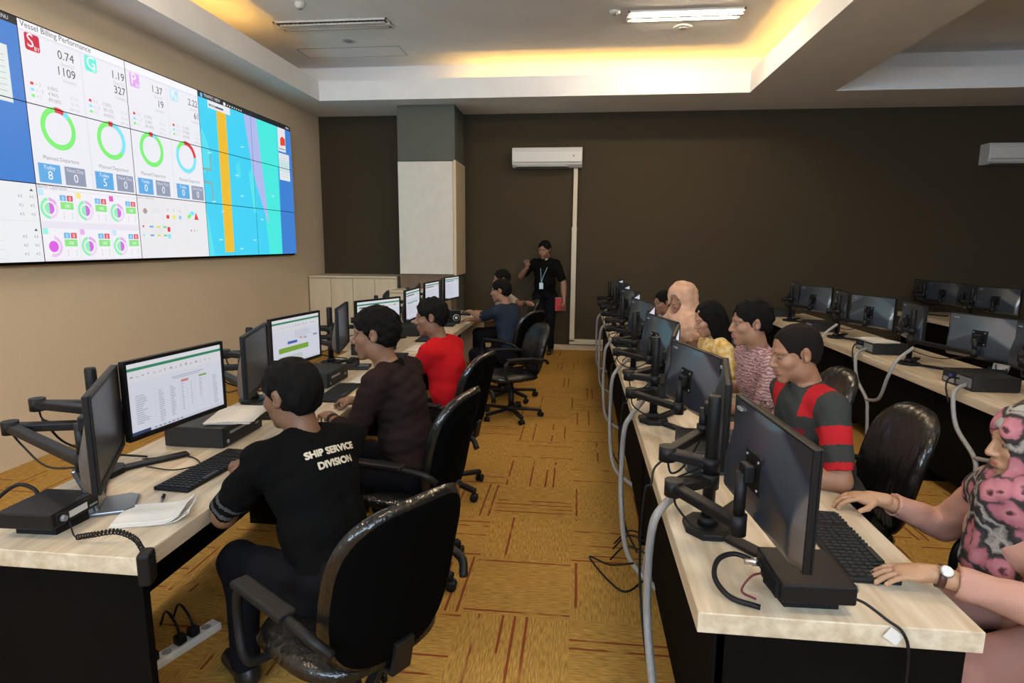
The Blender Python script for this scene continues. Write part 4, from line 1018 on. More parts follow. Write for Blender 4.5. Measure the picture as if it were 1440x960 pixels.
def head_local(res, fem, smile=False):
    key = (res, fem, smile)
    if key in HEADS: return HEADS[key]
    f = .94 if fem else 1.0; P = []
    P.append(ell((-.014, 0, .030), (.098, .077, .088), tag=SKIN))
    P.append(ell((.022, 0, -.035), (.066, .060 * f, .082), k=.025))
    P.append(ell((.060, 0, -.060), (.034, .038 * f, .045), k=.02))
    P.append(ell((.070, 0, -.104), (.020, .022 * f, .017), k=.02))
    for s in (-1, 1):
        P.append(ell((.004, s * .046 * f, -.070), (.028, .018, .034), k=.025))
        P.append(ell((.056, s * .038, -.024), (.028, .024, .024), k=.02))
        P.append(cone((.082, s * .012, .024), (.066, s * .052, .024), .010, .008, k=.012))
        if smile: P.append(ell((.068, s * .036, -.050), (.018, .014, .018), k=.012))
    P.append(cone((.086, 0, .014), (.107, 0, -.026), .0075, .0105 * f, k=.010))
    P.append(ell((.104, 0, -.032), (.013, .012, .010), k=.006))
    for s in (-1, 1): P.append(ell((.096, s * .0125, -.033), (.011, .0075, .008), k=.006))
    P.append(ell((.086, 0, -.064), (.014, .026, .014), k=.010))
    w_ = .030 if smile else .023
    P.append(ell((.0935, 0, -.0605), (.0085, w_, .0048), tag=LIP, k=.003)); P.append(ell((.0915, 0, -.0715), (.0095, w_ * .85, .0065), tag=LIP, k=.003))
    for s in (-1, 1):   # ears
        ca, sa = math.cos(s * .35), math.sin(s * .35); Rm = np.array([[ca, -sa, 0], [sa, ca, 0], [0, 0, 1]])
        P.append(ell((-.012, s * .080, .000), (.019, .0065, .031), Rm, k=.006)); P.append(ell((-.006, s * .076, -.022), (.010, .006, .012), Rm, k=.006))
    P.append(cone((-.018, 0, -.06), (-.040, 0, -.19), .052 * f, .058 * f, k=.03))
    subs = []
    for s in (-1, 1):
        subs.append(ell((.099, s * .032, .004), (.019, .019, .0125), k=.012)); subs.append(ell((-.004, s * .088, -.001), (.010, .006, .018), k=.004))
        subs.append(ell((.100, s * .006, -.0415), (.005, .0032, .003), k=.002))
    subs.append(ell((.104, 0, -.0655), (.010, w_, .0012), k=.002))
    parts = [sdf_mesh(P, res, subs)]
    for s in (-1, 1):
        parts.append(sphere_part((.0738, s * .031, .002), .0118, EYEW, 8)); parts.append(sphere_part((.0805, s * .031, .001), .0060, EYED, 6))
        # upper lid and brow
        B = sdf_mesh([cone((.0800, s * .019, .0072), (.0755, s * .044, .0068), .0062, .0052, SKIN, .004), cone((.0795, s * .020, -.0075), (.0755, s * .042, -.0065), .004, .004, SKIN, .004)], .0022); parts.append(B)
        B = sdf_mesh([cone((.0900, s * .014, .0245), (.0735, s * .048, .0270), .0032 if not fem else .0022, .0018, BROW, .003)], .0018); parts.append(B)
    HEADS[key] = parts; return parts
def short_hair(res, seed, thick=.012, curl=.004, line=(.030, .60), recede=0):
    P = [ell((-.015, 0, .031), (.099 + thick, .077 + thick, .089 + thick), tag=0, k=.01), ell((-.040, 0, -.015), (.060 + thick * .6, .066 + thick * .5, .066), tag=0, k=.03)]
    nz = wob(seed, curl, 160, 8); nc = wob(seed + 3, .006, 90, 6)
    z0, sl = line; n = np.array([sl, 0, -1.0]); c = sl * .085 - z0; L = np.linalg.norm(n)
    subs = [ell((.125, 0, -.028 + recede), (.092, .084, .106), k=.010)]
    for q_ in (-1, 1): subs += [ell((-.008, q_ * .086, -.010), (.026, .022, .040), k=.008), ell((.052, q_ * .075, -.030), (.034, .030, .055), k=.01)]
    return [sdf_mesh(P, res, subs, nz, cuts=[(n / L, lambda X: c / L + nc(X))])]
def rot_parts(parts, Rm, T, sc=1.0):
    return [((np.asarray(Vx) * sc) @ Rm.T + T, Q, tg) for Vx, Q, tg in parts]
def frame(fw, upv=(0, 0, 1)):
    fw = unit(fw); l = unit(np.cross(upv, fw)); u = np.cross(fw, l); return np.stack([fw, l, u], 1)   # columns: forward, left, up
def hand_parts(wrist, fw, back, thumb_side, curl, res, tag=SKIN, spread=.1, sc=1.0):
    """fw: from wrist to knuckles; back: normal out of the back of the hand; thumb_side +1 = thumb towards cross(back, fw)"""
    fw = unit(fw); bk = unit(np.asarray(back, float) - fw * np.dot(back, fw)); sd_ = np.cross(bk, fw) * thumb_side
    T = lambda a, b, c: np.asarray(wrist) + (fw * a + sd_ * b + bk * c) * sc
    P = [cone(T(-.02, 0, 0), T(.03, 0, 0), .024 * sc, .026 * sc, tag, .015)]
    Rm = np.stack([fw, sd_, bk], 1)
    P.append(ell(T(.055, 0, 0), np.array((.045, .040, .0165)) * sc, Rm, tag, .012)); P.append(ell(T(.035, .022, -.006), np.array((.030, .018, .015)) * sc, Rm, tag, .012))
    nails = []
    for i, (off, ln, r) in enumerate(((.030, .072, .0088), (.010, .080, .0090), (-.011, .074, .0085), (-.030, .058, .0076))):
        a = spread * (1.2 - i * .8); p = T(.085 - abs(off - .005) * .25, off, 0); ang = .15 + curl * .35
        for j, fr in enumerate((.46, .30, .24)):
            d = (fw * math.cos(ang) - bk * math.sin(ang)); d = unit(d + sd_ * a * .6); q_ = p + d * ln * fr * sc
            P.append(cone(p, q_, r * sc * (1 - .08 * j), r * sc * (.94 - .08 * j), tag, .003)); 
            if j == 2: nails.append(ell(p + d * ln * fr * .75 * sc + (bk * math.cos(ang) + fw * math.sin(ang)) * r * .52 * sc, np.array((.007, .0052, .0035)) * sc, np.stack([d, sd_, np.cross(d, sd_)], 1), NAIL, .001))
            p = q_; ang += curl * (.75, .65)[min(j, 1)]
    p = T(.022, .030, -.004); d = unit(fw * .62 + sd_ * .68 - bk * (.25 + .3 * curl))
    q_ = p + d * .036 * sc; P.append(cone(p, q_, .0125 * sc, .0105 * sc, tag, .008)); d2 = unit(d + fw * (.5 + .3 * curl) - bk * .2 * curl - sd_ * .3 * curl); r_ = q_ + d2 * .030 * sc; P.append(cone(q_, r_, .0100 * sc, .0085 * sc, tag, .004))
    return [sdf_mesh(P + nails, res)]
def ik(S, W, l1, l2, hint):
    d = W - S; D = np.linalg.norm(d); k = 1.0
    if D > (l1 + l2) * .985: k = D / ((l1 + l2) * .985)
    l1, l2 = l1 * k, l2 * k; a = (l1 * l1 - l2 * l2 + D * D) / (2 * D); h = math.sqrt(max(l1 * l1 - a * a, 0)); u = d / D
    hn = np.asarray(hint, float); hn = unit(hn - u * (hn @ u)); return S + u * a + hn * h
PEOPLE = {}
def person(pid, label, pelvis, phi, lean, head, wl, wr, top, sleeve='short', skin=(.27, .140, .075), pants=(.006, .006, .008), near=1, build=1.0, hair='short', hair_kw={}, smile=False,
           fem=False, curl=(.6, .6), stand=False, feet=None, side_lean=0, hint=None, hand_fw=(None, None), hand_bk=(None, None), ts=.52, collar=True, sleeve_tags=None, loc0=None, hsc=1.0, hoff=(.03, .165), chest_tags=None, tagger=None, arm_l=(.285, .255)):
    """one seated or standing figure; wl / wr are wrists in the room's coordinates"""
    C = V3(*pelvis); f0 = V3(math.cos(R(phi)), math.sin(R(phi)), 0); Lf = V3(-f0[1], f0[0], 0)
    U = unit(V3(0, 0, 1) * math.cos(R(lean)) + f0 * math.sin(R(lean)) + Lf * side_lean); F = unit(np.cross(Lf, U)); F = -F if F @ f0 < 0 else F; Lf = np.cross(U, F)
    B = np.stack([F, Lf, U], 1); b = build
    N = C + U * ts
    org = V3(C[0], C[1], 0); root = thing('person', label, 'person', tuple(org))
    sk = skin_set('skin_%s' % pid, skin); rb = {1: .008, 2: .010, 3: .013}[near]; rh = {1: .0027, 2: .0036, 3: .005}[near]; rc = {1: .0062, 2: .009, 3: .012}[near]
    sh = .170 if not fem else .150
    Sj = {s: C + U * (ts - .055) + Lf * s * sh for s in (1, -1)}
    Wj = {1: V3(*wl), -1: V3(*wr)}; El = {}
    for s in (1, -1):
        h_ = (V3(0, 0, -1) + Lf * s * .55 - F * .15) if hint is None or hint.get(s) is None else V3(*hint[s])
        El[s] = ik(Sj[s], Wj[s], *arm_l, h_)
    # legs
    K, Fo = {}, {}
    for s in (1, -1):
        hip = C + Lf * s * .085 - U * .02
        if stand:
            ft = feet[s] if feet else C + Lf * s * .12; K[s] = (hip + V3(ft[0], ft[1], .09)) / 2 + f0 * .03; K[s][2] = .48; Fo[s] = V3(ft[0], ft[1], .085)
        else:
            kf = f0 * .40 + V3(-f0[1], f0[0], 0) * s * .12; K[s] = V3(C[0], C[1], 0) + V3(-f0[1], f0[0], 0) * s * .06 + kf; K[s][2] = C[2] - .035
            Fo[s] = K[s] * 1.0 + f0 * (-.04 + .05 * s); Fo[s][2] = .085
    hipj = {s: C + Lf * s * .085 - U * .02 for s in (1, -1)}
    def torso(g, tg=0, low=True):
        P = [ell(C + U * .36 * ts / .52 + F * .005, (.112 * b + g, .155 * b + g, .170 + g), B, tg, .04),
             ell(C + U * .17 + F * .02, (.112 * b * b + g, .140 * b + g, .15 + g), B, tg, .04),
             ell(C + F * .0, (.118 * b + g, .160 * b + g, .115 + g), B, tg, .04)]
        P.append(cone(C + U * (ts - .075) + Lf * .135 * (sh / .17), C + U * (ts - .075) - Lf * .135 * (sh / .17), .062 + g, .062 + g, tg, .04))
        for s in (1, -1): P.append(cone(N - U * .01, Sj[s] + U * .01, .048 + g * .6, .046 + g * .6, tg, .03))
        if fem:
            for s in (1, -1): P.append(ell(C + U * .31 + F * .085 + Lf * s * .07, (.055 + g, .06 + g, .06 + g), B, tg, .03))
        return P
    # head placement
    hy, hp = head; hf = V3(math.cos(R(hy)) * math.cos(R(hp)), math.sin(R(hy)) * math.cos(R(hp)), -math.sin(R(hp))); HB = frame(hf)
    nk = V3(-.040, 0, -.175)
    H = N + hoff[0] * unit(V3(hf[0], hf[1], 0)) + V3(0, 0, hoff[1]) + U * .0
    ht = (hair_kw or {})
    Pb = torso(-.012, SKIN) + [cone(N - U * .06, H + HB @ V3(-.028, 0, -.10) * hsc, .056, .050, SKIN, .03)]
    for s in (1, -1):
        Pb += [cone(Sj[s], El[s], .047 * b, .039 * b, SKIN, .02), cone(El[s], Wj[s], .040 * b, .0255, SKIN, .02), cone(El[s] * .8 + Wj[s] * .2, El[s] * .4 + Wj[s] * .6, .041 * b, .033 * b, SKIN, .02)]
        Pb += [cone(hipj[s], K[s], .080 * b, .052, SKIN, .03), cone(K[s], Fo[s], .050, .034, SKIN, .02), cone(Fo[s] - V3(0, 0, .03), Fo[s] + f0 * .13 - V3(0, 0, .05), .032, .026, SKIN, .02)]
    body = [sdf_mesh(Pb, rb)]
    body += rot_parts(head_local(rh, fem, smile), HB, H, hsc)
    for i, s in enumerate((1, -1)):
        fw = unit(Wj[s] - El[s]) if hand_fw[i] is None else unit(hand_fw[i]); bk = V3(0, 0, 1) if hand_bk[i] is None else V3(*hand_bk[i])
        ths = -1 if s == 1 else 1      # thumbs point to the middle of the body
        body += hand_parts(Wj[s], fw, bk, ths, curl[i], {1: .0026, 2: .0034, 3: .0045}[near])
    mesh_obj('body', body, sk, root, org)
    # trousers and shoes
    Pp = [ell(C - U * .01, (.128 * b, .172 * b, .115), B, 0, .04)]
    for s in (1, -1): Pp += [cone(hipj[s], K[s], .094 * b, .068, 0, .04), cone(K[s], Fo[s] + V3(0, 0, .02), .068, .050, 0, .03, clip=((V3(0, 0, -1), -.06),))]
    mesh_obj('trousers', [sdf_mesh(Pp, rb * 1.2, noise=wob(ord(pid) % 99, .003, 40))], [mat('trousers_' + pid, pants, .9, bump=.15, scale=200, spec=.08)], root, org)
    for s in (1, -1):
        Ps = [cone(Fo[s] - V3(0, 0, .035) - f0 * .02, Fo[s] + f0 * .16 - V3(0, 0, .045), .042, .036, 0, .02), cone(Fo[s], Fo[s] - V3(0, 0, .04), .044, .044, 0, .02)]
        mesh_obj('shoe', [sdf_mesh(Ps, .010, cuts=((V3(0, 0, -1), -.002),))], [mat('shoe_leather', (.012, .01, .009), .35)], root, org)
    # shirt
    g = .012; Pt = torso(g, 0)
    nz = wob(ord(pid) % 97 + 3, .0035, 38, 7, (1, 1, .5)); nz2 = wob(ord(pid) % 53 + 11, .0024 if near == 1 else .0015, 85, 7, (.6, .6, 1))
    Pt = [p for p in Pt]; tags_used = 0
    if chest_tags: chest_tags(Pt, C, F, Lf, U, N)
    for s in (1, -1):
        ua = unit(El[s] - Sj[s]); fa = unit(Wj[s] - El[s]); la = np.linalg.norm(El[s] - Sj[s]); lf_ = np.linalg.norm(Wj[s] - El[s])
        if sleeve == 'short':
            end = Sj[s] + ua * la * .86; cl = ((ua, float(ua @ end)),)
            segs = sleeve_tags or [(0, 1.0, 0)]
            for t0, t1, tg in segs:
                a_ = Sj[s] + ua * la * .9 * t0; b_ = Sj[s] + ua * la * .9 * t1
                rr = lambda t: .060 * b - .003 * t
                Pt.append(cone(a_, b_, rr(t0), rr(t1), tg, .02 if t0 == 0 else .006, clip=cl))
        else:
            fr = .88 if sleeve == 'long' else sleeve
            Pt.append(cone(Sj[s], El[s], .064 * b, .056 * b, 0, .03)); end = El[s] + fa * lf_ * fr
            Pt.append(cone(El[s], El[s] + fa * lf_ * (fr + .06), .056 * b, .041, 0, .02, clip=((fa, float(fa @ end)),)))
            if sleeve == 'long': Pt.append(cone(El[s] + fa * lf_ * (fr - .14), end + fa * .03, .040, .039, 0, .004, clip=((fa, float(fa @ end) + .002), (-fa, -float(fa @ (end - fa * .03))))))
    subs = [cone(N - U * .035, H + HB @ V3(-.028, 0, -.08), .060, .058, k=.006)]
    if sleeve != 'short' or True:
        for s in (1, -1):
            fa = unit(Wj[s] - El[s]) if sleeve != 'short' else unit(El[s] - Sj[s]); e_ = (El[s] + fa * np.linalg.norm(Wj[s] - El[s]) * (.88 if sleeve == 'long' else sleeve if not isinstance(sleeve, str) else .9)) if sleeve != 'short' else Sj[s] + fa * np.linalg.norm(El[s] - Sj[s]) * .86
            subs.append(cone(e_ - fa * .02, e_ + fa * .02, 0.029 if sleeve != 'short' else .047 * b, .030 if sleeve != 'short' else .050 * b, k=.003))
    cutz = C[2] - .10 if not stand else C[2] - .12
    sh_ = sdf_mesh(Pt, rc, subs, noise=lambda X: nz(X) + nz2(X), cuts=((V3(0, 0, -1), -cutz),))
    if tagger: sh_ = (sh_[0], sh_[1], tagger(sh_[0][sh_[1]].mean(1), sh_[2], C, F, Lf, U, Sj, El))
    shirt = mesh_obj('shirt', [sh_], top, root, org)
    if collar:
        nd_ = unit(H + HB @ V3(-.028, 0, -.10) - (N - U * .04)); c0 = N - U * .012
        Pc = [cone(c0 - nd_ * .03, c0 + nd_ * .05, .072, .067, 0, .004, clip=((nd_, float(nd_ @ (c0 + nd_ * .030))), (-nd_, -float(nd_ @ (c0 - nd_ * .025)))))]
        Pc += [cone(c0 + F * .06 + Lf * s * .02 + nd_ * -.01, c0 + F * .085 + Lf * s * .045 - U * .055, .014, .008, 0, .012) for s in (1, -1)]
        mesh_obj('collar', [sdf_mesh(Pc, rc * .7, [cone(c0 - nd_ * .06, c0 + nd_ * .08, .0615, .0605, k=.003), ell(c0 + F * .09 + nd_ * .02, (.05, .022, .05), B, k=.008)])], [top[1] if len(top) > 1 and collar == 2 else top[0]], root, org)
    # hair
    hm = hair_kw.get('mat', mat('black_hair', (.004, .0035, .003), .8, bump=.9, scale=80, stretch=(1, 1, .35), spec=.12))
    if hair == 'short':
        hp_ = short_hair({1: .004, 2: .005, 3: .0065}[near], ord(pid) * 7, hair_kw.get('thick', .010), hair_kw.get('curl', .003), hair_kw.get('line', (.028, .60)), hair_kw.get('recede', 0))
        mesh_obj('hair', rot_parts(hp_, HB, H, hsc), [hm], root, org)
    elif hair == 'long':
        P = [ell((-.020, 0, .030), (.104, .090, .098), k=.01), ell((-.060, 0, -.06), (.075, .090, .13), k=.03), ell((-.050, .055, -.15), (.055, .045, .12), k=.03), ell((-.050, -.055, -.15), (.055, .045, .12), k=.03), ell((.0, .078, -.06), (.045, .022, .12), k=.02), ell((.0, -.078, -.06), (.045, .022, .12), k=.02)]
        mesh_obj('hair', rot_parts([sdf_mesh(P, .006, [ell((.110, 0, -.035), (.085, .070, .115), k=.012)], wob(5, .004, 110, 8, (1, 1, .15)))], HB, H, hsc), [hm], root, org)
    PEOPLE[pid] = dict(root=root, org=org, C=C, F=F, L=Lf, U=U, N=N, H=H, HB=HB, S=Sj, E=El, W=Wj, shirt=shirt, res=rc)
    return PEOPLE[pid]
def shirt_text(P, lines, right, upc, size, mm, name='lettering', bold=.004, offs=0.0):
    """lettering printed on the back of a shirt: projected along the wearer's forward axis"""
    me = P['shirt'].data; bv = BVHTree.FromPolygons([v.co[:] for v in me.vertices], [p_.vertices[:] for p_ in me.polygons])
    bm = new(); F, L_, U = P['F'], P['L'], P['U']
    for li, (s, sz) in enumerate(lines):
        T, wd = text_tris(s)
        c0 = P['C'] + U * (upc - li * size * 1.25) - L_ * right - F * .5 - P['org']
        for dx, dy in ((0, 0), (bold, 0), (0, bold), (bold, bold), (bold / 2, bold / 2), (-bold, 0), (0, -bold)):
            for t in T:
                vs = []
                for x, y in t:
                    p = c0 - L_ * ((x - wd / 2) * sz + dx) + U * (y * sz + dy)
                    hit = bv.ray_cast(Vector(p), Vector(F))
                    if hit[0] is None: break
                    q_ = Vector(hit[0]) - Vector(F) * (.0018 + .0001 * abs(dx) / (bold + 1e-9)); vs.append(bm.verts.new(q_))
                if len(vs) == 3:
                    try: bm.faces.new(vs[::-1])
                    except ValueError: pass
    return obj(name, bm, mm, P['root'])
def strap_around(P, name, s, t, r, wdt, mm, on='fore', extra=None):
    a, b_ = (P['E'][s], P['W'][s]) if on == 'fore' else (P['S'][s], P['E'][s]); d = unit(b_ - a); c = a + (b_ - a) * t - P['org']
    Q = Vector(d).to_track_quat('Z', 'Y').to_matrix().to_4x4(); M = Matrix.Translation(Vector(c)) @ Q
    bm = new(); n = 24
    for k in range(n):
        A0, A1 = 2 * math.pi * k / n, 2 * math.pi * (k + 1) / n
        vs = [bm.verts.new(M @ Vector((r_ * math.cos(A), r_ * math.sin(A), z))) for A in (A0, A1) for r_, z in ((r, -wdt / 2), (r + .003, -wdt / 2), (r + .003, wdt / 2), (r, wdt / 2))]
        for j in range(4): f = bm.faces.new((vs[j], vs[(j + 1) % 4], vs[4 + (j + 1) % 4], vs[4 + j])); f.smooth = True
    bmesh.ops.remove_doubles(bm, verts=bm.verts[:], dist=1e-5); bmesh.ops.recalc_face_normals(bm, faces=bm.faces[:])
    o = obj(name, bm, mm, P['root']); return o, M, r

def fabric(name, col, **kw): return mat(name, col, .9, bump=.35, scale=kw.pop('scale', 220), spec=.06, **kw)
# -- the five at the video wall row, from the near end
p1 = person('A', 'man in black T-shirt lettered SHIP SERVICE DIVISION at the spreadsheet monitor', (-.80, 1.84, .56), 143, 26, (163, 8), (-1.32, 2.10, .795), (-1.26, 2.34, .795),
            [fabric('black_tee', (.0035, .0035, .0035)), fabric('tee_band', (.06, .06, .06))], sleeve_tags=[(0, .72, 0), (.72, .78, 1), (.78, .86, 0), (.86, .92, 1), (.92, 1.0, 0)], skin=(.17, .085, .048), build=1.04, collar=False, hoff=(.045, .150), ts=.50, near=1,
            hair_kw=dict(thick=.012), hsc=1.03, hint={1: (.1, -.9, -.6), -1: None})
shirt_text(p1, [('SHIP SERVICE', .034), ('DIVISION', .034)], .035, .405, .036, mat('shirt_lettering', (.55, .48, .36), .8), bold=.0018)
chair(-.72, 1.72, 147, 'plastic-wrapped black office chair of the man in the lettered shirt')
p2 = person('B', 'man in dark brown jacket resting both hands on the desk before the green-block monitor', (-.79, 2.85, .565), 168, 16, (186, 5), (-1.25, 2.86, .80), (-1.27, 3.22, .80),
            [fabric('brown_jacket', (.020, .012, .011)), fabric('dark_collar', (.006, .005, .005))], sleeve=.70, skin=(.20, .10, .056), build=1.06, collar=2, hoff=(.075, .165), ts=.54, near=1, hsc=1.08, curl=(.9, 1.3), hair_kw=dict(thick=.013, curl=.0035))
o_, M_, r_ = strap_around(p2, 'wristwatch', 1, .93, .030, .020, black)
chair(-.84, 2.82, 168, 'plastic-wrapped black office chair of the man in dark brown')
p3 = person('C', 'man in bright red shirt working at the desk before the third pair of monitors', (-.80, 3.88, .545), 163, 14, (188, 6), (-1.30, 4.00, .80), (-1.30, 4.28, .80),
            [fabric('red_shirt', (.46, .010, .014))], skin=(.20, .10, .058), near=2, hoff=(.06, .160), ts=.52, hsc=1.02, hair_kw=dict(thick=.011), collar=1)
chair(-.90, 3.86, 166, 'plastic-wrapped black office chair of the man in red')
chair(-.63, 5.70, 207, 'empty wrapped office chair turned towards the viewer in the aisle').scale = (1, 1, .92)
p4 = person('D', 'man in blue-grey shirt reaching his left hand over the desk end', (-.66, 6.30, .54), 150, 16, (172, 6), (-1.19, 6.62, .93), (-1.24, 6.85, .82),
            [fabric('bluegrey_shirt', (.018, .025, .042))], skin=(.26, .14, .085), near=3, hoff=(.04, .160), ts=.52, curl=(.4, .5), sleeve='short')
chair(-.72, 6.42, 150, 'wrapped office chair of the man in blue-grey')
p5 = person('E', 'man in pale grey shirt with a dark watch, hidden behind the man in blue-grey', (-.86, 7.52, .58), 190, 8, (200, 8), (-1.20, 7.35, .84), (-.62, 7.30, .98),
            [fabric('pale_shirt', (.34, .31, .28))], skin=(.25, .13, .08), near=3, hoff=(.03, .160), ts=.52, hint={1: None, -1: (.6, .3, -.8)})
strap_around(p5, 'wristwatch', -1, .86, .030, .03, black)
chair(-.84, 7.52, 190, 'wrapped office chair of the man in pale grey')
p6 = person('F', 'smiling man in black polo shirt standing against the brown wall with a lanyard', (-.50, 9.18, .93), -96, 1, (-112, 10), (-.20, 9.04, .83), (-.76, 8.98, 1.36),
            [fabric('black_polo', (.004, .004, .004)), fabric('white_collar', (.5, .5, .5))], skin=(.24, .13, .08), near=3, stand=True, build=1.12, smile=True, collar=2, hoff=(.035, .155), ts=.53, hsc=1.08, curl=(.9, 1.5), pants=(.006, .007, .010),
            hint={1: (.7, .3, -.4), -1: (-.9, -.1, -.9)}, hand_fw=((0, -.05, -1), (-.1, -.2, 1)), hand_bk=((1, -.2, 0), (.2, 1, 0)), feet={1: (-.40, 9.2), -1: (-.62, 9.2)})
P = p6; F, L_, U = P['F'], P['L'], P['U']; bc = P['C'] + U * .19 + F * .172 - P['org'] + L_ * -.03
bm = new()
for s in (1, -1): tube(bm, [P['N'] - P['org'] + L_ * s * .055 + U * .0 + F * .02, P['C'] - P['org'] + U * .42 + L_ * s * .05 + F * .132, P['C'] - P['org'] + U * .30 + L_ * (s * .02 - .02) + F * .150, bc], .0045, 6)
obj('lanyard', bm, mat('lanyard_teal', (.25, .45, .50), .6), P['root'])
bm = new(); Mb = Matrix((Vector(L_), Vector(F), Vector(U))).transposed().to_4x4(); Mb.translation = Vector(bc + F * .006)
bx(bm, (-.03, -.002, -.09), (.03, .002, .005), .003, M=Mb); bx(bm, (-.022, .002, -.06), (.022, .003, -.01), 0, 1, M=Mb); obj('badge', bm, [mat('badge_card', (.45, .75, .95), .4), white_pl], P['root'])
t = thing('red_folder', 'red folder held at his side by the standing man', 'folder', (-.24, 9.10, .80), R(10))
bm = new(); bx(bm, (-.10, -.012, -.11), (.06, .012, .09), .004); obj('cover', bm, red_pl, t); bm = new(); bx(bm, (-.095, -.008, -.105), (.062, .008, .093)); obj('pages', bm, paper, t)

# -- the six along the aisle desk row, from the near end
floral = ramp_mat('floral_scarf', 'ShaderNodeTexVoronoi', [(0, (.025, .02, .02)), (.10, (.10, .03, .04)), (.18, (.46, .19, .21)), (.42, (.38, .13, .16)), (.50, (.05, .04, .04)), (.62, (.02, .018, .018)), (.74, (.34, .30, .27)), (.82, (.03, .025, .025))], scale=13)
def distort(m_, amt, sc_):
    nt = m_.node_tree; v = next(n_ for n_ in nt.nodes if n_.bl_idname == 'ShaderNodeTexVoronoi'); mp = next(n_ for n_ in nt.nodes if n_.bl_idname == 'ShaderNodeMapping')
    nz = nd(nt, 'ShaderNodeTexNoise', Scale=sc_, Detail=3.0); vm = nd(nt, 'ShaderNodeVectorMath', operation='MULTIPLY_ADD'); vm.inputs[1].default_value = (amt,) * 3
    nt.links.new(mp.outputs[0], nz.inputs['Vector']); nt.links.new(nz.outputs['Color'], vm.inputs[0]); nt.links.new(mp.outputs[0], vm.inputs[2]); nt.links.new(vm.outputs[0], v.inputs['Vector'])
distort(floral, .045, 26)
peach = ramp_mat('peach_scarf', 'ShaderNodeTexNoise', [(.3, (.47, .27, .18)), (.7, (.60, .38, .26))], scale=14)
pinkf = fabric('pink_cotton', (.46, .25, .19))
p7 = person('G', 'woman in pink blouse and floral headscarf typing at the near end of the right desk', (1.50, 1.88, .53), 184, 16, (172, 6), (1.005, 1.655, .800), (1.10, 2.16, .800),
            [pinkf], sleeve=.80, skin=(.42, .235, .135), near=1, fem=True, hair='none', collar=False, hoff=(.015, .150), ts=.46, build=.98, curl=(.35, .55), hand_fw=((-1, .12, -.06), (-1, .25, 0)), pants=(.30, .15, .12), hsc=.97, hint={1: (.25, -.75, -.55), -1: (.1, .5, -.7)}, arm_l=(.275, .265))
def headscarf(P, mm, drape=True, under=None, seed=2, wide=0):
    H, HB, N, C, F, L_, U = (P[k] for k in ('H', 'HB', 'N', 'C', 'F', 'L', 'U')); T = lambda x, y, z: H + HB @ V3(x, y, z)
    P_ = [ell(T(-.018, 0, .028), (.112, .094, .104), HB, 0, .02), ell(T(-.062, 0, .012), (.082, .075, .085), HB, 0, .03), ell(T(.0, 0, -.06), (.085, .088, .095), HB, 0, .03), cone(T(-.02, 0, -.09), N - U * .04, .085, .115, 0, .05)]
    P_ += [cone(N - U * .02 + L_ * .05, N - U * .06 - L_ * .05, .105, .105, 0, .05)]
    if drape:
        for s in (1, -1):
            P_.append(cone(N - U * .01 + L_ * s * .06 + F * .04, C + U * .24 + L_ * s * .055 + F * .155, .070, .040, 0, .04)); P_.append(cone(N - U * .02 + L_ * s * .06, P['S'][s] - U * .03 + L_ * s * .01, .085, .078 + .11 * wide, 0, .04)); P_.append(cone(P['S'][s] - U * .03, P['S'][s] - U * wide + F * .03, .098, .085, 0, .04)) if wide else None
        P_.append(cone(N + F * .05, C + U * .20 + F * .165, .075, .045, 0, .04)); P_.append(ell(C + U * .36 * .9 - F * .06, (.08, .15, .14), np.stack([F, L_, U], 1), 0, .04))
    if wide: P_ += [cone(T(-.045, 0, .02), N - U * .12, .103, .165, 0, .06), cone(N - U * .13 + L_ * .15, N - U * .13 - L_ * .15, .118, .118, 0, .06), ell(T(-.07, 0, .05), (.07, .06, .07), HB, 0, .03), cone(N - U * .1 + F * .06, N - U * .26 + F * .10, .12, .09, 0, .06)]
    subs = [ell(T(.112, 0, -.038), (.080, .058, .084) if not wide else (.098, .064, .092), HB, k=.010)]
    res = .006 if P['res'] < .008 else .009
    o = mesh_obj('headscarf', [sdf_mesh(P_, res, subs, noise=lambda X: wob(seed, .008 if wide else .007, 42, 7, (1, 1, .35))(X) + wob(seed + 1, .003, 95, 6, (1, 1, .4))(X))], [mm], P['root'], P['org'])
    if under:
        Pu = [ell(T(-.010, 0, .028), (.103, .083, .094), HB, 0, .01)]
        mesh_obj('under_scarf', [sdf_mesh(Pu, .004, [ell(T(.100, 0, -.045), (.075, .070, .098), HB, k=.006)])], [under], P['root'], P['org'])
    return o
headscarf(p7, floral, under=mat('grey_under_scarf', (.30, .30, .27), .9))
o_, M_, r_ = strap_around(p7, 'wristwatch', 1, .93, .030, .018, mat('brown_strap', (.06, .018, .014), .4))
bm = new(); a = unit(p7['W'][1] - p7['E'][1]); c = p7['E'][1] + (p7['W'][1] - p7['E'][1]) * .93 - p7['org']
q_ = Vector(c) + Vector((0, -.022, .026)); nrm = Vector((0, -.6, .8)); Mw = Matrix.Translation(q_) @ nrm.to_track_quat('Z', 'Y').to_matrix().to_4x4()
lathe(bm, [(.017, -.002), (.018, .003), (.016, .006)], 24, M=Mw); lathe(bm, [(.0145, .0062), (.0145, .0066)], 24, mi=1, M=Mw); obj('watch_dial', bm, [steel, white_pl], o_)
chair(1.56, 1.88, 184, 'wrapped office chair of the woman in pink')
gpol = [fabric('grey_polo', (.040, .042, .038)), fabric('red_polo', (.42, .018, .022)), fabric('maroon_polo', (.16, .012, .02))]
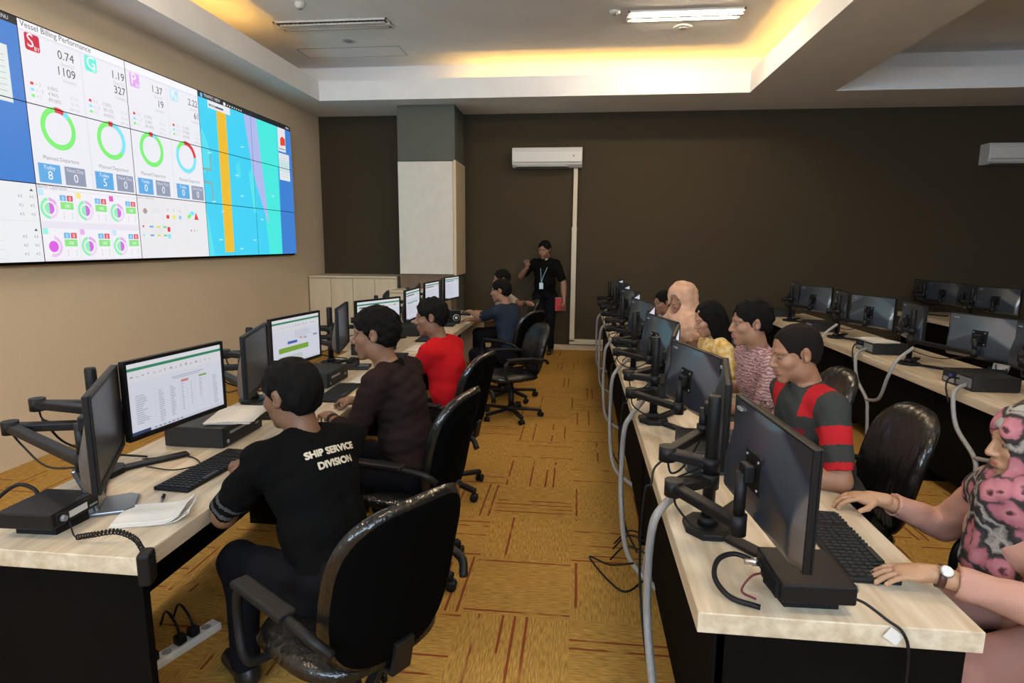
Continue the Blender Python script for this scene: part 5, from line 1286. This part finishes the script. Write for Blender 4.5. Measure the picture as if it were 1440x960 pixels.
def polo_tags(X, tg, C, F, Lf, U, S, E):
    out = np.zeros(len(X), int); q = X - C; u, l, f = q @ U, q @ Lf, q @ F
    out[(f > .02) & (np.abs(l) < .105) & (u > .12) & (u < .40)] = 2
    out[(np.abs(l) > .075) & (np.abs(l) < .15) & (u > .455)] = 1
    for s in (1, -1):
        d = E[s] - S[s]; la = np.linalg.norm(d); d = d / la; t = ((X - S[s]) @ d) / (la * .86); r = np.linalg.norm(X - S[s] - np.outer((X - S[s]) @ d, d), axis=1)
        arm = (t > .05) & (r < .075) & (np.abs(l) > .12)
        out[arm] = np.where((t[arm] > .30) & (t[arm] < .60) | (t[arm] > .88), 1, 0)
    return out
p8 = person('H', 'man in grey and red polo shirt with a badge, behind the glossy near monitors', (1.15, 2.66, .60), 193, 19, (188, 14), (.80, 2.42, .80), (.82, 2.98, .80),
            gpol, tagger=polo_tags, skin=(.30, .150, .085), near=1, build=1.04, hoff=(.055, .150), ts=.53, hsc=1.0, collar=1, curl=(.6, .6), hair_kw=dict(thick=.003, curl=.0012, mat=mat('cropped_hair', (.009, .006, .005), .8, bump=.6, scale=300, spec=.15), recede=.020))
P = p8; F, L_, U = P['F'], P['L'], P['U']; bc = P['C'] + U * .24 + F * .155 + L_ * .055 - P['org']; Mb = Matrix((Vector(L_), Vector(F), Vector(U))).transposed().to_4x4(); Mb.translation = Vector(bc)
bm = new(); bx(bm, (-.035, -.002, -.05), (.035, .002, .05), .003, M=Mb); bx(bm, (-.026, .002, -.042), (.026, .0032, .036), 0, 1, M=Mb); bx(bm, (-.011, .0032, -.036), (.011, .0042, .002), 0, 2, M=Mb); lathe(bm, [(.008, 0), (.008, .002)], 12, mi=2, M=Mb @ Matrix.Translation((0, .004, .012)) @ Matrix.Rotation(R(-90), 4, 'X')); obj('badge', bm, [black, white_pl, mat('badge_portrait', (.12, .03, .02), .5)], P['root'])
chair(1.17, 2.72, 177, 'wrapped office chair catching the light behind the man in red and grey')
batik = ramp_mat('batik_print', 'ShaderNodeTexWave', [(0, (.24, .10, .11)), (.35, (.30, .15, .15)), (.55, (.20, .10, .12)), (.8, (.46, .34, .32))], scale=11, stretch=(1, 1, 1.6))
for n_ in batik.node_tree.nodes:
    if n_.bl_idname == 'ShaderNodeTexWave': n_.inputs['Distortion'].default_value = 9; n_.inputs['Detail'].default_value = 3; n_.inputs['Detail Scale'].default_value = 2.5; n_.bands_direction = 'Z'
p9 = person('I', 'man in maroon patterned batik shirt looking left at his monitors', (1.17, 3.52, .59), 190, 15, (184, 6), (.80, 3.40, .80), (.85, 3.80, .80),
            [batik], skin=(.30, .155, .09), near=2, build=1.05, hoff=(.05, .155), ts=.54, hsc=1.05, collar=1, hair_kw=dict(thick=.011, curl=.004))
chair(1.20, 3.52, 180, 'wrapped office chair of the man in batik')
yellow = ramp_mat('yellow_print', 'ShaderNodeTexNoise', [(.35, (.50, .28, .07)), (.5, (.62, .42, .14)), (.65, (.70, .58, .34))], scale=24)
p10 = person('J', 'long-haired woman in yellow patterned blouse looking down', (1.10, 4.36, .57), 190, 15, (188, 20), (.84, 4.22, .80), (.85, 4.60, .80),
             [yellow], skin=(.40, .21, .13), near=2, fem=True, hair='long', hoff=(.05, .150), ts=.48, hsc=.98, collar=False)
chair(1.18, 4.36, 180, 'wrapped office chair of the woman in yellow')
p11 = person('K', 'woman in peach headscarf sitting between the yellow blouse and the far monitors', (1.05, 5.42, .60), 192, 14, (222, 12), (.80, 5.30, .80), (.82, 5.62, .80),
             [fabric('brown_blouse', (.14, .075, .05))], sleeve='long', skin=(.30, .145, .085), near=3, fem=True, hair='none', hoff=(.04, .160), ts=.50, collar=False)
headscarf(p11, peach, seed=8, wide=.14)
chair(1.18, 5.42, 190, 'wrapped office chair of the woman in the peach headscarf')
p12 = person('L', 'man in white shirt half hidden beyond the peach headscarf', (1.05, 6.50, .45), 190, 12, (200, 8), (.80, 6.40, .80), (.82, 6.75, .80),
             [fabric('white_shirt', (.45, .42, .38))], skin=(.25, .13, .08), near=3, hoff=(.04, .155), ts=.50)
chair(1.15, 6.50, 190, 'wrapped office chair of the man beyond the peach headscarf')
